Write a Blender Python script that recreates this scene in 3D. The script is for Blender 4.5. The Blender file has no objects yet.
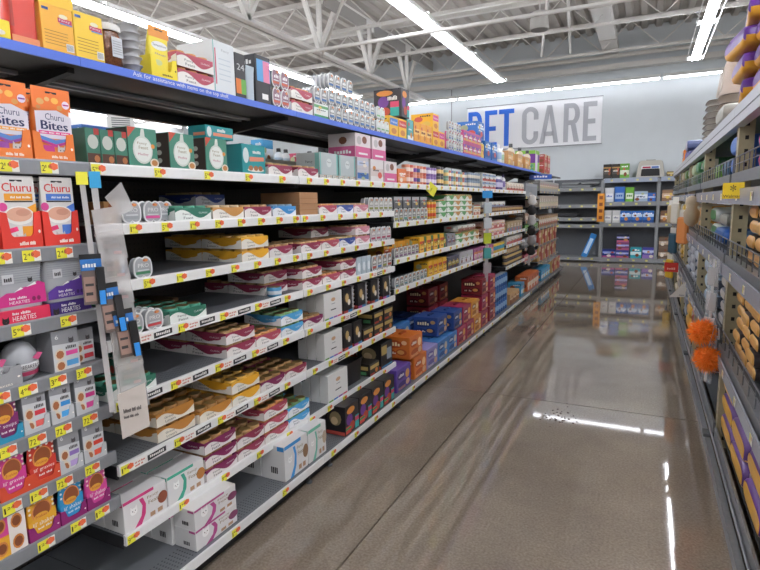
import bpy, math, random
from mathutils import Matrix, Vector
random.seed(7)
SC = bpy.context.scene
COL = SC.collection
pi = math.pi

# ------------------------------------------------------------------ camera
CAM_H = 1.525
YAW, PITCH, ROLL, FPX = 0.45419, 0.14796, -0.01801, 543.67
cy, sy, cp, sp = math.cos(YAW), math.sin(YAW), math.cos(PITCH), math.sin(PITCH)
fw = Vector((-sy*cp, cy*cp, -sp)); rt = Vector((cy, sy, 0)); up = rt.cross(fw)
r2 = math.cos(ROLL)*rt + math.sin(ROLL)*up; u2 = -math.sin(ROLL)*rt + math.cos(ROLL)*up
cam = bpy.data.cameras.new('camera'); cam.sensor_width = 36; cam.lens = FPX*36/760; cam.clip_end = 200; cam.clip_start = 0.02
co = bpy.data.objects.new('camera', cam); COL.objects.link(co)
m = Matrix((r2, u2, -fw)).transposed().to_4x4(); m.translation = (0, 0, CAM_H); co.matrix_world = m
SC.camera = co
# ------------------------------------------------------------------ world, exposure
w = bpy.data.worlds.new('store_ambient'); SC.world = w; w.use_nodes = True
w.node_tree.nodes['Background'].inputs[0].default_value = (0.9, 0.95, 1, 1)
w.node_tree.nodes['Background'].inputs[1].default_value = 0.05
TUBE_POWER = 28.0
WALL_TUBE_POWER = 9.0
vs = SC.view_settings; vs.view_transform = 'Standard'; vs.look = 'None'; vs.exposure = 0.36; vs.gamma = 1; vs.use_curve_mapping = False
SC.cycles.use_denoising = True
SC.cycles.max_bounces = 7; SC.cycles.diffuse_bounces = 4; SC.cycles.glossy_bounces = 3
SC.cycles.sample_clamp_indirect = 6.0

# ------------------------------------------------------------------ materials
def lin(h):
    h = h.lstrip('#'); o = []
    for i in (0, 2, 4):
        c = int(h[i:i+2], 16)/255
        o.append(c/12.92 if c <= .04045 else ((c+.055)/1.055)**2.4)
    return (*o, 1)
MATS = {}
def M(hexc, rough=.45, metal=0, grain=0, emit=0, alpha=1, trans=0, gs=40):
    key = (hexc, rough, metal, grain, emit, alpha, trans, gs)
    if key in MATS: return MATS[key]
    mt = bpy.data.materials.new('paint_%s_%d' % (hexc.strip('#'), len(MATS))); mt.use_nodes = True
    nt = mt.node_tree; b = nt.nodes['Principled BSDF']
    c = lin(hexc)
    b.inputs['Base Color'].default_value = c; b.inputs['Roughness'].default_value = rough; b.inputs['Metallic'].default_value = metal
    if alpha < 1: b.inputs['Alpha'].default_value = alpha
    if trans: b.inputs['Transmission Weight'].default_value = trans
    if emit:
        b.inputs['Emission Color'].default_value = c; b.inputs['Emission Strength'].default_value = emit
    if grain:
        tc = nt.nodes.new('ShaderNodeTexCoord'); n = nt.nodes.new('ShaderNodeTexNoise'); n.inputs['Scale'].default_value = gs
        n.inputs['Detail'].default_value = 4
        mr = nt.nodes.new('ShaderNodeMapRange'); mr.inputs['From Min'].default_value = .3; mr.inputs['From Max'].default_value = .7
        mr.inputs['To Min'].default_value = 1-grain; mr.inputs['To Max'].default_value = 1+grain
        mx = nt.nodes.new('ShaderNodeVectorMath'); mx.operation = 'SCALE'; mx.inputs[0].default_value = c[:3]
        nt.links.new(tc.outputs['Object'], n.inputs['Vector']); nt.links.new(n.outputs['Fac'], mr.inputs['Value'])
        nt.links.new(mr.outputs[0], mx.inputs['Scale']); nt.links.new(mx.outputs[0], b.inputs['Base Color'])
    MATS[key] = mt
    return mt

def dotted(name, base, dot, sx, sz, rad, axes=('X', 'Z'), lim=None, rough=.5):
    """sheet metal with a grid of punched holes (object space, metres)"""
    mt = bpy.data.materials.new(name); mt.use_nodes = True; nt = mt.node_tree; b = nt.nodes['Principled BSDF']; b.inputs['Roughness'].default_value = rough
    tc = nt.nodes.new('ShaderNodeTexCoord'); sep = nt.nodes.new('ShaderNodeSeparateXYZ'); nt.links.new(tc.outputs['Object'], sep.inputs[0])
    def math_(op, a, bv=None):
        n = nt.nodes.new('ShaderNodeMath'); n.operation = op
        for i, v in enumerate((a, bv)):
            if v is None: continue
            if isinstance(v, (int, float)): n.inputs[i].default_value = v
            else: nt.links.new(v, n.inputs[i])
        return n.outputs[0]
    ds = []
    for ax, s in zip(axes, (sx, sz)):
        f = math_('FRACT', math_('DIVIDE', sep.outputs[ax], s)); ds.append(math_('POWER', math_('MULTIPLY', math_('SUBTRACT', f, .5), s), 2))
    d = math_('SQRT', math_('ADD', ds[0], ds[1])); mask = math_('LESS_THAN', d, rad)
    if lim:
        v = sep.outputs[lim[0]]; mask = math_('MULTIPLY', mask, math_('MULTIPLY', math_('GREATER_THAN', v, lim[1]), math_('LESS_THAN', v, lim[2])))
    mx = nt.nodes.new('ShaderNodeMix'); mx.data_type = 'RGBA'; nt.links.new(mask, mx.inputs[0]); mx.inputs[6].default_value = lin(base); mx.inputs[7].default_value = lin(dot)
    nt.links.new(mx.outputs[2], b.inputs['Base Color'])
    return mt

# ------------------------------------------------------------------ text cache
TXT = {}
def text_mesh(s):
    if s in TXT: return TXT[s]
    cu = bpy.data.curves.new('t', 'FONT'); cu.body = s; cu.size = 1; cu.resolution_u = 2
    o = bpy.data.objects.new('t', cu); COL.objects.link(o)
    dg = bpy.context.evaluated_depsgraph_get(); ev = o.evaluated_get(dg); me = ev.to_mesh()
    v = [(p.co.x, p.co.y) for p in me.vertices]; f = [tuple(p.vertices) for p in me.polygons]
    ev.to_mesh_clear(); bpy.data.objects.remove(o); bpy.data.curves.remove(cu)
    x0 = min(a for a, _ in v); x1 = max(a for a, _ in v); y0 = min(b for _, b in v); y1 = max(b for _, b in v)
    TXT[s] = ([((a-x0)/(x1-x0), (b-y0)/(y1-y0)) for a, b in v], f)
    return TXT[s]

# only words the photograph lets one read are set in type; other small print is drawn as strokes
LEGIBLE = {'Churu', 'Bites', 'HEARTIES', 'BREAKERS', 'Fancy', 'Feast', 'PRO', 'CLASSIC', 'Gravy', 'Lovers', 'Friskies', "lil' gravies", "lil' shakes", "lil' soups", '6',
           'Temptations', 'Mixups', 'Ask for assistance with items on the top shelf.', 'Walmart', '*', 'Medley'} | {str(i) for i in range(100)} | {'08', '\u00a2'}
# ------------------------------------------------------------------ mesh builder
class MB:
    def __init__(s): s.v = []; s.f = []; s.m = []; s.mats = []; s.sm = []
    def mi(s, mt):
        if mt not in s.mats: s.mats.append(mt)
        return s.mats.index(mt)
    def add(s, vs_, fs, mt, smooth=False):
        o = len(s.v); s.v += [tuple(p) for p in vs_]; k = s.mi(mt)
        for f in fs: s.f.append(tuple(i+o for i in f)); s.m.append(k); s.sm.append(smooth)
        return s
    def box(s, x0, x1, y0, y1, z0, z1, mt):
        v = [(x0,y0,z0),(x1,y0,z0),(x1,y1,z0),(x0,y1,z0),(x0,y0,z1),(x1,y0,z1),(x1,y1,z1),(x0,y1,z1)]
        return s.add(v, [(0,3,2,1),(4,5,6,7),(0,1,5,4),(1,2,6,5),(2,3,7,6),(3,0,4,7)], mt)
    def bbox(s, x0, x1, y0, y1, z0, z1, mt, b=.004):
        """box with chamfered vertical and horizontal edges"""
        b = min(b, (x1-x0)/3, (y1-y0)/3, (z1-z0)/3)
        rings = []
        for z, k in ((z0, b), (z0+b, 0), (z1-b, 0), (z1, b)):
            c = b+k if k else b
            X0, X1, Y0, Y1 = x0+k, x1-k, y0+k, y1-k
            rings.append([(X0+b,Y0,z),(X1-b,Y0,z),(X1,Y0+b,z),(X1,Y1-b,z),(X1-b,Y1,z),(X0+b,Y1,z),(X0,Y1-b,z),(X0,Y0+b,z)])
        return s.loft(rings, mt, smooth=False)
    def loft(s, rings, mt, cap=True, smooth=True):
        n = len(rings[0]); v = [p for r in rings for p in r]; f = []
        for i in range(len(rings)-1):
            for j in range(n):
                k = (j+1) % n; f.append((i*n+j, i*n+k, (i+1)*n+k, (i+1)*n+j))
        s.add(v, f, mt, smooth)
        if cap:
            s.add(rings[0], [tuple(range(n))[::-1]], mt); s.add(rings[-1], [tuple(range(n))], mt)
        return s
    def prism(s, pts, y0, y1, mt, side=None):
        """outline in x,z extruded along y"""
        n = len(pts); a = [(x, y0, z) for x, z in pts]; b = [(x, y1, z) for x, z in pts]
        s.add(a, [tuple(range(n))], mt); s.add(b, [tuple(range(n))[::-1]], mt)
        s.add(a+b, [(i, (i+1) % n, (i+1) % n+n, i+n)[::-1] for i in range(n)], side or mt)
        return s
    def prismx(s, pts, x0, x1, mt):
        """outline in y,z extruded along x"""
        n = len(pts); a = [(x0, y, z) for y, z in pts]; b = [(x1, y, z) for y, z in pts]
        s.add(a, [tuple(range(n))[::-1]], mt); s.add(b, [tuple(range(n))], mt)
        s.add(a+b, [(i, (i+1) % n, (i+1) % n+n, i+n) for i in range(n)], mt)
        return s
    def poly(s, pts, y, mt): return s.add([(x, y, z) for x, z in pts], [tuple(range(len(pts)))], mt)
    def rect(s, x0, x1, z0, z1, y, mt): return s.poly([(x0,z0),(x1,z0),(x1,z1),(x0,z1)], y, mt)
    def side(s, y0, y1, z0, z1, x, mt): return s.add([(x,y1,z0),(x,y0,z0),(x,y0,z1),(x,y1,z1)], [(0,1,2,3)], mt)
    def disc(s, cx, cz, rx, rz, y, mt, n=16): return s.poly([(cx+rx*math.cos(2*pi*i/n), cz+rz*math.sin(2*pi*i/n)) for i in range(n)], y, mt)
    def lathe(s, prof, cx, cy_, mt, n=12, smooth=True):
        rings = [[(cx+r*math.cos(2*pi*i/n), cy_+r*math.sin(2*pi*i/n), z) for i in range(n)] for r, z in prof]
        return s.loft(rings, mt, True, smooth)
    def tube(s, a, b, r, mt, n=6):
        a = Vector(a); b = Vector(b); d = (b-a).normalized(); q = d.orthogonal().normalized(); t = d.cross(q)
        rings = [[tuple(p+r*(math.cos(2*pi*i/n)*q+math.sin(2*pi*i/n)*t)) for i in range(n)] for p in (a, b)]
        return s.loft(rings, mt)
    def bar(s, a, b, wd, h, mt):
        a = Vector(a); b = Vector(b); d = (b-a).normalized(); q = d.cross(Vector((0,0,1)))
        q = q.normalized() if q.length > 1e-4 else Vector((1,0,0)); t = q.cross(d)
        rings = [[tuple(p+i*wd/2*q+j*h/2*t) for i, j in ((-1,-1),(1,-1),(1,1),(-1,1))] for p in (a, b)]
        return s.loft(rings, mt, True, False)
    def strokes(s, st, q0, q1, z0, z1, put_):
        n = max(3, len(st)); g = (q1-q0)/n
        for i, ch in enumerate(st):
            if ch == ' ': continue
            hgt = (z1-z0)*(.62+.38*((ord(ch)*7) % 5)/4); put_(q0+g*(i+.08), q0+g*(i+.8), z0, z0+hgt)
    def text(s, st, x0, x1, z0, z1, y, mt):
        if st not in LEGIBLE:
            s.strokes(st, x0, x1, z0, z1, lambda a, b, c, d: s.rect(a, b, c, d, y, mt)); return s
        v, f = text_mesh(st)
        return s.add([(x0+a*(x1-x0), y, z0+b*(z1-z0)) for a, b in v], f, mt)
    def textside(s, st, y0, y1, z0, z1, x, mt):   # reads on the local -x side; left end is deeper
        if st not in LEGIBLE:
            s.strokes(st, y0, y1, z0, z1, lambda a, b, c, d: s.side(a, b, c, d, x, mt)); return s
        v, f = text_mesh(st)
        return s.add([(x, y1+a*(y0-y1), z0+b*(z1-z0)) for a, b in v], f, mt)
    def mesh(s, name):
        me = bpy.data.meshes.new(name); me.from_pydata(s.v, [], s.f)
        for mt in s.mats: me.materials.append(mt)
        me.polygons.foreach_set('material_index', s.m); me.polygons.foreach_set('use_smooth', s.sm); me.update()
        return me

def obj(name, data, parent=None, loc=(0,0,0), rz=0, **props):
    if isinstance(data, MB): data = data.mesh(name)
    o = bpy.data.objects.new(name, data); COL.objects.link(o)
    o.location = loc; o.rotation_euler = (0, 0, rz); o.parent = parent
    for k, v in props.items(): o[k] = v
    return o
def struct(name, mb, **k): return obj(name, mb, kind='structure', **k)

# ------------------------------------------------------------------ product templates and labels
class T:
    """a kind of product: body mesh plus child part meshes (name, mesh, offset)"""
    def __init__(s, name, cat, body, parts=(), dim=(0,0,0)):
        s.name = name; s.cat = cat; s.body = body.mesh(name) if isinstance(body, MB) else body
        s.parts = [(n, (p.mesh(n) if isinstance(p, MB) else p), off) for n, p, off in parts]; s.w, s.d, s.h = dim
REG = []
def put(t, desc, where, loc, rz=0, extra=(0,0), axis=1):
    e = bpy.data.objects.new(t.name, t.body); COL.objects.link(e); e.location = loc; e.rotation_euler = (extra[0], extra[1], rz)
    for n, me, off in t.parts:
        c = bpy.data.objects.new(n, me); COL.objects.link(c); c.parent = e; c.location = off
    e['category'] = t.cat
    REG.append((e, desc, where, loc, axis))
    return e
ORD = ['', 'first', 'second', 'third', 'fourth', 'fifth', 'sixth', 'seventh', 'eighth', 'ninth', 'tenth', 'eleventh', 'twelfth', 'thirteenth',
       'fourteenth', 'fifteenth', 'sixteenth', 'seventeenth', 'eighteenth', 'nineteenth', 'twentieth'] + ['%dth' % i for i in range(21, 60)]
def finish_labels():
    by = {}
    for r in REG: by.setdefault((r[1], r[2]), []).append(r)
    for (desc, where), rs in by.items():
        grp = '%s, %s' % (desc, where)
        if len(rs) == 1:
            rs[0][0]['label'] = '%s, %s' % (desc, where); continue
        def lv(vals, tol):
            out = []; 
            for v in sorted(vals):
                if not out or v-out[-1] > tol: out.append(v)
            return out
        ax = rs[0][4]
        along = lambda r: r[3][0] if ax == 0 else (-r[3][1] if ax == 2 else r[3][1])
        deep = lambda r: -r[3][0] if ax == 1 else (r[3][0] if ax == 2 else r[3][1])
        cols = lv([along(r) for r in rs], .02); 
        pos = lambda v, L: max(i for i, c in enumerate(L) if v >= c-1e-6)
        for r in rs:
            ci = pos(along(r), cols); mates = [q for q in rs if pos(along(q), cols) == ci]
            zs = lv([q[3][2] for q in mates], .015); zi = pos(r[3][2], zs)
            dm = [q for q in mates if pos(q[3][2], zs) == zi]; dp = lv([deep(q) for q in dm], .01); di = pos(deep(r), dp)
            bits = [desc]
            if len(zs) > 1: bits.append({0: 'bottom', len(zs)-1: 'top'}.get(zi, ORD[zi+1]+' up') + ' layer' if len(zs) > 2 else ('lower', 'upper')[zi])
            if len(dp) > 1: bits.append('front' if di == 0 else ('behind' if di == 1 else ORD[di+1]+' deep'))
            if len(cols) > 1: bits.append('leftmost' if ci == 0 else ('rightmost' if ci == len(cols)-1 else ORD[ci+1]+' from left'))
            bits.append(where)
            lab = ', '.join(bits)
            if len(lab.split()) > 16: bits[0] = ' '.join(q for q in desc.split() if q not in ('and', 'with', 'a', 'the', 'in', 'of', 'plastic')); lab = ', '.join(bits)
            if len(lab.split()) > 16: lab = lab.replace(' layer', '').replace(' from left', ' along')
            r[0]['label'] = lab; r[0]['group'] = grp

WHITE = M('#e9e9e6', .4); BLACK = M('#131214', .45); INK = M('#3a3636', .5); CARD = M('#a87b52', .8, grain=.06)
SILVER = M('#a6a8ab', .3, .6); GOLDLID = M('#a98a55', .3, .7); CLEAR = M('#dfe6ea', .15, alpha=.22); GREYBOX = M('#9a9b9d', .5)
YTAG = M('#e6df3c', .5); OTAG = M('#e2683f', .5); PAPER = M('#e8e6df', .6)
STEEL = M('#8b8d90', .38, .25, grain=.05); WHITEPAINT = M('#d9d9d8', .4, grain=.02); BLACKPAINT = M('#1a1a1c', .5, grain=.1)
# ================================================================== SHELL
# floor: polished concrete slabs with sawn joints
fm = bpy.data.materials.new('polished_concrete'); fm.use_nodes = True
nt = fm.node_tree; b = nt.nodes['Principled BSDF']
tc = nt.nodes.new('ShaderNodeTexCoord')
n1 = nt.nodes.new('ShaderNodeTexNoise'); n1.inputs['Scale'].default_value = 1.1; n1.inputs['Detail'].default_value = 6; n1.inputs['Roughness'].default_value = .65
n2 = nt.nodes.new('ShaderNodeTexNoise'); n2.inputs['Scale'].default_value = 90; n2.inputs['Detail'].default_value = 3
n3 = nt.nodes.new('ShaderNodeTexVoronoi'); n3.inputs['Scale'].default_value = 55
for n in (n1, n2, n3): nt.links.new(tc.outputs['Object'], n.inputs['Vector'])
r1 = nt.nodes.new('ShaderNodeValToRGB'); r1.color_ramp.elements[0].position = .3; r1.color_ramp.elements[1].position = .72
r1.color_ramp.elements[0].color = lin('#7d7165'); r1.color_ramp.elements[1].color = lin('#978b7b')
r2_ = nt.nodes.new('ShaderNodeValToRGB'); r2_.color_ramp.elements[0].position = .3; r2_.color_ramp.elements[0].color = (.62, .6, .58, 1); r2_.color_ramp.elements[1].position = .7; r2_.color_ramp.elements[1].color = (1.12, 1.12, 1.12, 1)
mx = nt.nodes.new('ShaderNodeMix'); mx.data_type = 'RGBA'; mx.blend_type = 'MULTIPLY'; mx.inputs[0].default_value = .8
nt.links.new(n1.outputs['Fac'], r1.inputs[0]); nt.links.new(n2.outputs['Fac'], r2_.inputs[0]); nt.links.new(r1.outputs[0], mx.inputs[6]); nt.links.new(r2_.outputs[0], mx.inputs[7])
r3 = nt.nodes.new('ShaderNodeValToRGB'); r3.color_ramp.elements[0].position = .05; r3.color_ramp.elements[0].color = (.5, .48, .45, 1); r3.color_ramp.elements[1].position = .16; r3.color_ramp.elements[1].color = (1, 1, 1, 1)
mx2 = nt.nodes.new('ShaderNodeMix'); mx2.data_type = 'RGBA'; mx2.blend_type = 'MULTIPLY'; mx2.inputs[0].default_value = .35
nt.links.new(n3.outputs['Distance'], r3.inputs[0]); nt.links.new(mx.outputs[2], mx2.inputs[6]); nt.links.new(r3.outputs[0], mx2.inputs[7])
nt.links.new(mx2.outputs[2], b.inputs['Base Color'])
rr = nt.nodes.new('ShaderNodeMapRange'); rr.inputs['To Min'].default_value = .025; rr.inputs['To Max'].default_value = .06; nt.links.new(n1.outputs['Fac'], rr.inputs['Value']); nt.links.new(rr.outputs[0], b.inputs['Roughness'])
b.inputs['Specular IOR Level'].default_value = .8
XL, XR, YB, YF = -15.0, 9.0, -9.0, 14.95
fl = struct('floor', MB().box(XL, XR, YB, YF, -.12, -.012, M('#2b2723', .9)))
xs = [XL, -9.7, -5.4, -1.10, 3.2, XR]; ys = [YB, -4.3, -.05, 4.16, 8.3, 12.5, YF]
for i in range(len(xs)-1):
    for j in range(len(ys)-1):
        g = .004
        obj('slab', MB().box(xs[i]+g, xs[i+1]-g, ys[j]+g, ys[j+1]-g, -.012, 0, fm), fl)
wallm = M('#cfd5d8', .85, grain=.02, gs=3)
struct('wall_back', MB().box(XL, XR, YF, YF+.2, 0, 6, wallm))
struct('wall_left', MB().box(XL-.2, XL, YB, YF, 0, 6, M('#f2f3f2', .9)))
struct('wall_right', MB().box(XR, XR+.2, YB, YF, 0, 6, M('#cfd2d2', .9)))
struct('wall_front', MB().box(XL, XR, YB-.2, YB, 0, 6, M('#cfd2d2', .9)))
# corrugated roof deck, flutes along the aisle
deckm = M('#b4afa8', .6, grain=.04, gs=2)
mb = MB(); n = int((XR-XL)/.3); prof = []
for i in range(n+1):
    x = XL+i*.3
    prof += [(x, 5.5), (x+.11, 5.5), (x+.15, 5.58), (x+.26, 5.58)]
v = [(x, YB, z) for x, z in prof]+[(x, YF, z) for x, z in prof]; k = len(prof)
mb.add(v, [(i, i+1, i+1+k, i+k) for i in range(k-1)], deckm)
mb.box(XL, XR, YB, YF, 5.7, 5.75, deckm)
struct('ceiling', mb)
tr = M('#d8d5d0', .5, grain=.04)
dk = M('#5b5854', .7)
# open-web joists across the aisle
for j, Y in enumerate((13.9, 11.8, 9.7, 7.6, 5.5, 3.4, 1.3)):
    e = struct('trim_%d' % (j+1), MB().box(XL, XR, Y-.05, Y+.05, 5.42, 5.495, tr))
    obj('bottom_chord', MB().bar((XL, Y, 4.84), (XR, Y, 4.84), .08, .05, tr), e)
    mb = MB(); x = XL+.1; s_ = 0
    while x < XR-.7:
        mb.tube((x, Y, 4.86 if s_ else 5.42), (x+.6, Y, 5.42 if s_ else 4.86), .014, tr, 4); x += .6; s_ ^= 1
    obj('web', mb, e, kind='stuff')
# joist girder along the aisle
GX = -5.7
trg = M('#f0eeea', .5, grain=.03)
e = struct('trim_8', MB().box(GX-.11, GX+.11, YB, YF, 5.40, 5.49, trg))
obj('bottom_chord', MB().box(GX-.13, GX-.02, YB, YF, 4.31, 4.325, trg).box(GX+.02, GX+.13, YB, YF, 4.31, 4.325, trg).box(GX-.03, GX-.015, YB, YF, 4.31, 4.42, trg).box(GX+.015, GX+.03, YB, YF, 4.31, 4.42, trg), e)
yy = 0.87
while yy < 15.2:
    for a, bb in ((-1.05, 5.42), (-.0, 5.42), (1.05, 5.42)):
        if yy+a*.62 < YF-.1 and yy < YF-.05: obj('web_member', MB().bar((GX, min(yy, YF-.1), 4.38), (GX, min(yy+a*.62, YF-.1), bb), .075, .07, trg), e)
    yy += 2.1
# stepped cover plates beside girder top chord
for k in range(5):
    obj('seat_plate', MB().box(GX+.14, GX+.17, 5.0+2.1*k, 6.7+2.1*k, 5.16, 5.4, M('#a5a29d', .5)), e)
# roof drain duct along the aisle
e = struct('trim_9', MB().box(-1.12, -.78, 3, YF, 5.02, 5.2, M('#d3d0cb', .45)))
for k in range(5): obj('flange', MB().box(-1.14, -.76, 4.4+2.3*k, 4.43+2.3*k, 5.0, 5.22, M('#c9c6c1', .45)), e)
# sprinkler pipe and cross braces
struct('trim_10', MB().tube((XL, 7.68, 3.93), (XR, 7.68, 3.93), .028, M('#dcdad6', .4), 8))
struct('trim_11', MB().tube((-5.7, 9.3, 4.3), (-4.2, 7.68, 4.75), .025, tr, 6))
struct('trim_12', MB().tube((-1.6, 9.7, 4.86), (-2.4, 13.8, 4.9), .03, tr, 6))
struct('trim_13', MB().tube((-1.3, 9.7, 4.86), (-1.75, 13.8, 4.9), .03, tr, 6))
struct('trim_14', MB().box(XL, XR, YF-.25, YF-.02, 4.62, 4.74, tr))
struct('trim_15', MB().tube((XL, YF-.3, 4.9), (XR, YF-.3, 4.9), .05, tr, 8))
struct('trim_16', MB().tube((XL, 12.9, 4.25), (GX-.3, 12.9, 4.25), .03, tr, 6))
# wall joint in the block wall
struct('trim_17', MB().box(-5.0, -4.98, YF-.012, YF, 0, 4.6, M('#8e9294', .8)))

# ------------------------------------------------------------------ luminaires
tube_m = M('#f6f8ff', .5, emit=TUBE_POWER); wtube_m = M('#f6f8ff', .5, emit=WALL_TUBE_POWER)
hous = M('#e4e4e2', .35)
FL = 2.44
hb = MB().box(-.05, .05, 0.005, FL-.005, .03, .10, hous)
rb = MB().box(-.15, -.135, .01, FL-.01, -.005, .02, hous)
rb2 = MB().add([(-x,y,z) for x,y,z in rb.v], [f[::-1] for f in rb.f], hous)
tb = MB().tube((0, .02, 0), (0, FL-.02, 0), .027, tube_m, 6)
eb = MB().box(-.15, .15, -.003, .006, -.01, .06, hous)
LT = [('housing', hb), ('reflector', rb), ('reflector', rb2), ('tube', tb), ('tube', tb), ('end_plate', eb)]
LT = [(n, m_.mesh(n) if isinstance(m_, MB) else m_) for n, m_ in LT]
for ri, X in enumerate((-10.5, -6.75, -3.1, .71, 4.35, 8.0)):
    for k in range(8):
        y0 = 12.7-FL*(k+1)
        if y0 < -8: continue
        e = obj('strip_light', None, loc=(X, y0, 4.2), category='lamp')
        offs = {0: (0,0,0), 1: (0,0,0), 2: (0,0,0), 3: (-.043,0,.0), 4: (.043,0,.0), 5: (0,FL,0)}
        for i, (n, me) in enumerate(LT): obj(n, me, e, offs[i])
        REG.append((e, 'white ceiling strip light', ['over the far left aisle', 'seen over the left shelf top', 'over the left shelving', 'over the right rack', 'beyond the right rack', 'by the right wall'][ri], (X, y0, 4.2), 1))
wb = [('housing', MB().box(0, 2.4, -.03, .06, .03, .10, hous).mesh('housing')), ('tube', MB().tube((.02, 0, 0), (2.38, 0, 0), .022, wtube_m, 6).mesh('tube')), ('bracket', MB().box(1.1, 1.3, .03, .3, .07, .09, hous).mesh('bracket'))]
for k in range(9):
    x0 = -14.5+k*2.45
    if x0 > 6: break
    e = obj('wall_strip_or_fill_light', None, loc=(x0, YF-.32, 4.27), category='lamp')
    for n, me in wb: obj(n, me, e)
    REG.append((e, 'added fill strip light', 'along the top of the back wall', (x0, YF-.32, 4.27), 0))
fill_strip = [('housing', MB().box(-.06, .03, 0, 2.4, .03, .10, hous).mesh('housing')), ('tube', MB().tube((0, .02, 0), (0, 2.38, 0), .022, wtube_m, 6).mesh('tube')), ('bracket', MB().box(-.3, -.03, 1.1, 1.3, .07, .09, hous).mesh('bracket'))]  # fill strips added to brighten the left wall seen through the gap
for k in range(8):
    e = obj('wall_strip_or_fill_light', None, loc=(XL+.32, -5+k*2.45, 4.27), category='lamp')
    for n, me in fill_strip: obj(n, me, e)
    REG.append((e, 'added fill strip light', 'along the top of the far left wall', (XL+.32, -5+k*2.45, 4.27), 1))
# pendant speaker can
e = obj('ceiling_speaker', MB().lathe([(.15, 0), (.13, .26), (.06, .28), (.012, .30), (.012, 1.1)], 0, 0, M('#d6d5d2', .5), 20), loc=(-1.66, 9.3, 4.2), category='speaker')
obj('speaker_grille', MB().lathe([(.13, -.004), (.13, .0)], 0, 0, M('#9c9b98', .7), 20), e)
e['label'] = 'white drum-shaped pendant speaker hanging from the roof joists'
# heater box seen through the gap
e = obj('unit_heater', MB().box(0, .5, 0, .4, 0, .3, M('#dcdcda', .5)), loc=(-9.8, 7.75, 3.1), rz=.9, category='heater'); e['label'] = 'white hanging air unit glimpsed under the blue-edged top shelf'
for k in range(5): obj('louver', MB().box(.08, .42, -.015, 0, .05+.042*k, .07+.042*k, M('#7d7f80', .5)), e)
obj('hanger_rod', MB().tube((.25, .2, .3), (.25, .2, 2.41), .02, hous), e)
# wall sign
e = obj('wall_sign', MB().box(-3.43, 0, -.02, 0, 0, 1.12, M('#f3f4f7', .5)), loc=(-1.10, YF-.005, 2.93), category='sign')
e['label'] = 'white PET CARE sign with blue and grey letters on the back wall'
blue = M('#2f6fdc', .5); gry = M('#b4b6bd', .5)
def arc(cx, cz, rx, rz, a0, a1, n=8): return [(cx+rx*math.cos(math.radians(a0+(a1-a0)*i/n)), cz+rz*math.sin(math.radians(a0+(a1-a0)*i/n))) for i in range(n+1)]
def letter(ch, x0, x1, z0, z1, mt):
    """condensed bold capital built from solid strokes"""
    mb = MB(); w = x1-x0; t = .115; h = z1-z0; Y0, Y1 = -.032, -.02
    def st(a, b, c, d): mb.box(x0+a, x0+b, Y0, Y1, z0+c, z0+d, mt)
    def ring(cx, cz, rx, rz, a0, a1):
        o = arc(cx, cz, rx, rz, a0, a1, 10); q = arc(cx, cz, rx-t, rz-t, a0, a1, 10)
        for k in range(10): mb.prism([o[k], o[k+1], q[k+1], q[k]], Y0, Y1, mt)
    if ch in 'PR':
        st(0, t, 0, h); ring(x1-w*.45, z1-h*.28, w*.45, h*.28, -90, 90); st(t, w*.56, h-t, h); st(t, w*.56, h*.44, h*.44+t)
        if ch == 'R': mb.prism([(x0+w*.45, z0+h*.46), (x0+w*.45+t, z0+h*.46), (x1, z0), (x1-t*1.1, z0)], Y0, Y1, mt)
    elif ch == 'E':
        st(0, t, 0, h)
        for c in (0, h*.5-t*.5, h-t): st(t, w if c != h*.5-t*.5 else w*.9, c, c+t)
    elif ch == 'T': st(w*.5-t*.55, w*.5+t*.55, 0, h-t); st(0, w, h-t, h)
    elif ch == 'C':
        ring((x0+x1)/2, z1-w*.5, w*.5, w*.5, 0, 180); ring((x0+x1)/2, z0+w*.5, w*.5, w*.5, 180, 360); st(0, t, w*.5, h-w*.5); st(w-t, w, h-w*.5-.12, h-w*.5); st(w-t, w, w*.5, w*.5+.12)
    elif ch == 'A':
        m_ = (x0+x1)/2
        mb.prism([(x0, z0), (x0+t, z0), (m_+.01, z1-.14), (m_+.06, z1), (m_-.06, z1)], Y0, Y1, mt); mb.prism([(x1-t, z0), (x1, z0), (m_+.06, z1), (m_-.01, z1-.14)], Y0, Y1, mt); st(w*.24, w*.76, h*.2, h*.2+t*.9)
    return mb
for ch, a, b2, c in (('P', -3.40, -3.02, blue), ('E', -2.937, -2.61, blue), ('T', -2.556, -2.156, blue), ('C', -1.947, -1.53, gry), ('A', -1.49, -1.02, gry), ('R', -.90, -.516, gry), ('E', -.433, -.114, gry)):
    obj('letter', letter(ch, a, b2, .07, 1.02, c), e)
obj('sign_frame', MB().box(-3.45, .02, -.03, -.0, 1.12, 1.14, M('#8f9396', .5)).box(-3.45, .02, -.03, 0, -.02, 0, M('#8f9396', .5)), e)

# ================================================================== LEFT GONDOLA
XF = -1.668; XB = -2.19
peg = dotted('pegboard', '#2a2522', '#050505', .0254, .0254, .0042, ('Y', 'Z'))
deck_m = dotted('slotted_deck', '#64676b', '#2a2b2d', .014, .02, .0036, ('X', 'Y'), ('X', -.13, -.035), .42)
deck_b = dotted('slotted_base_deck', '#6c6f73', '#2a2b2d', .014, .02, .0036, ('X', 'Y'), ('X', -.03, .07), .42)
chan_w = M('#e2e2e0', .35, grain=.02); chan_g = M('#85878b', .4, .2, grain=.04); dark_under = M('#242426', .55)
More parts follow.
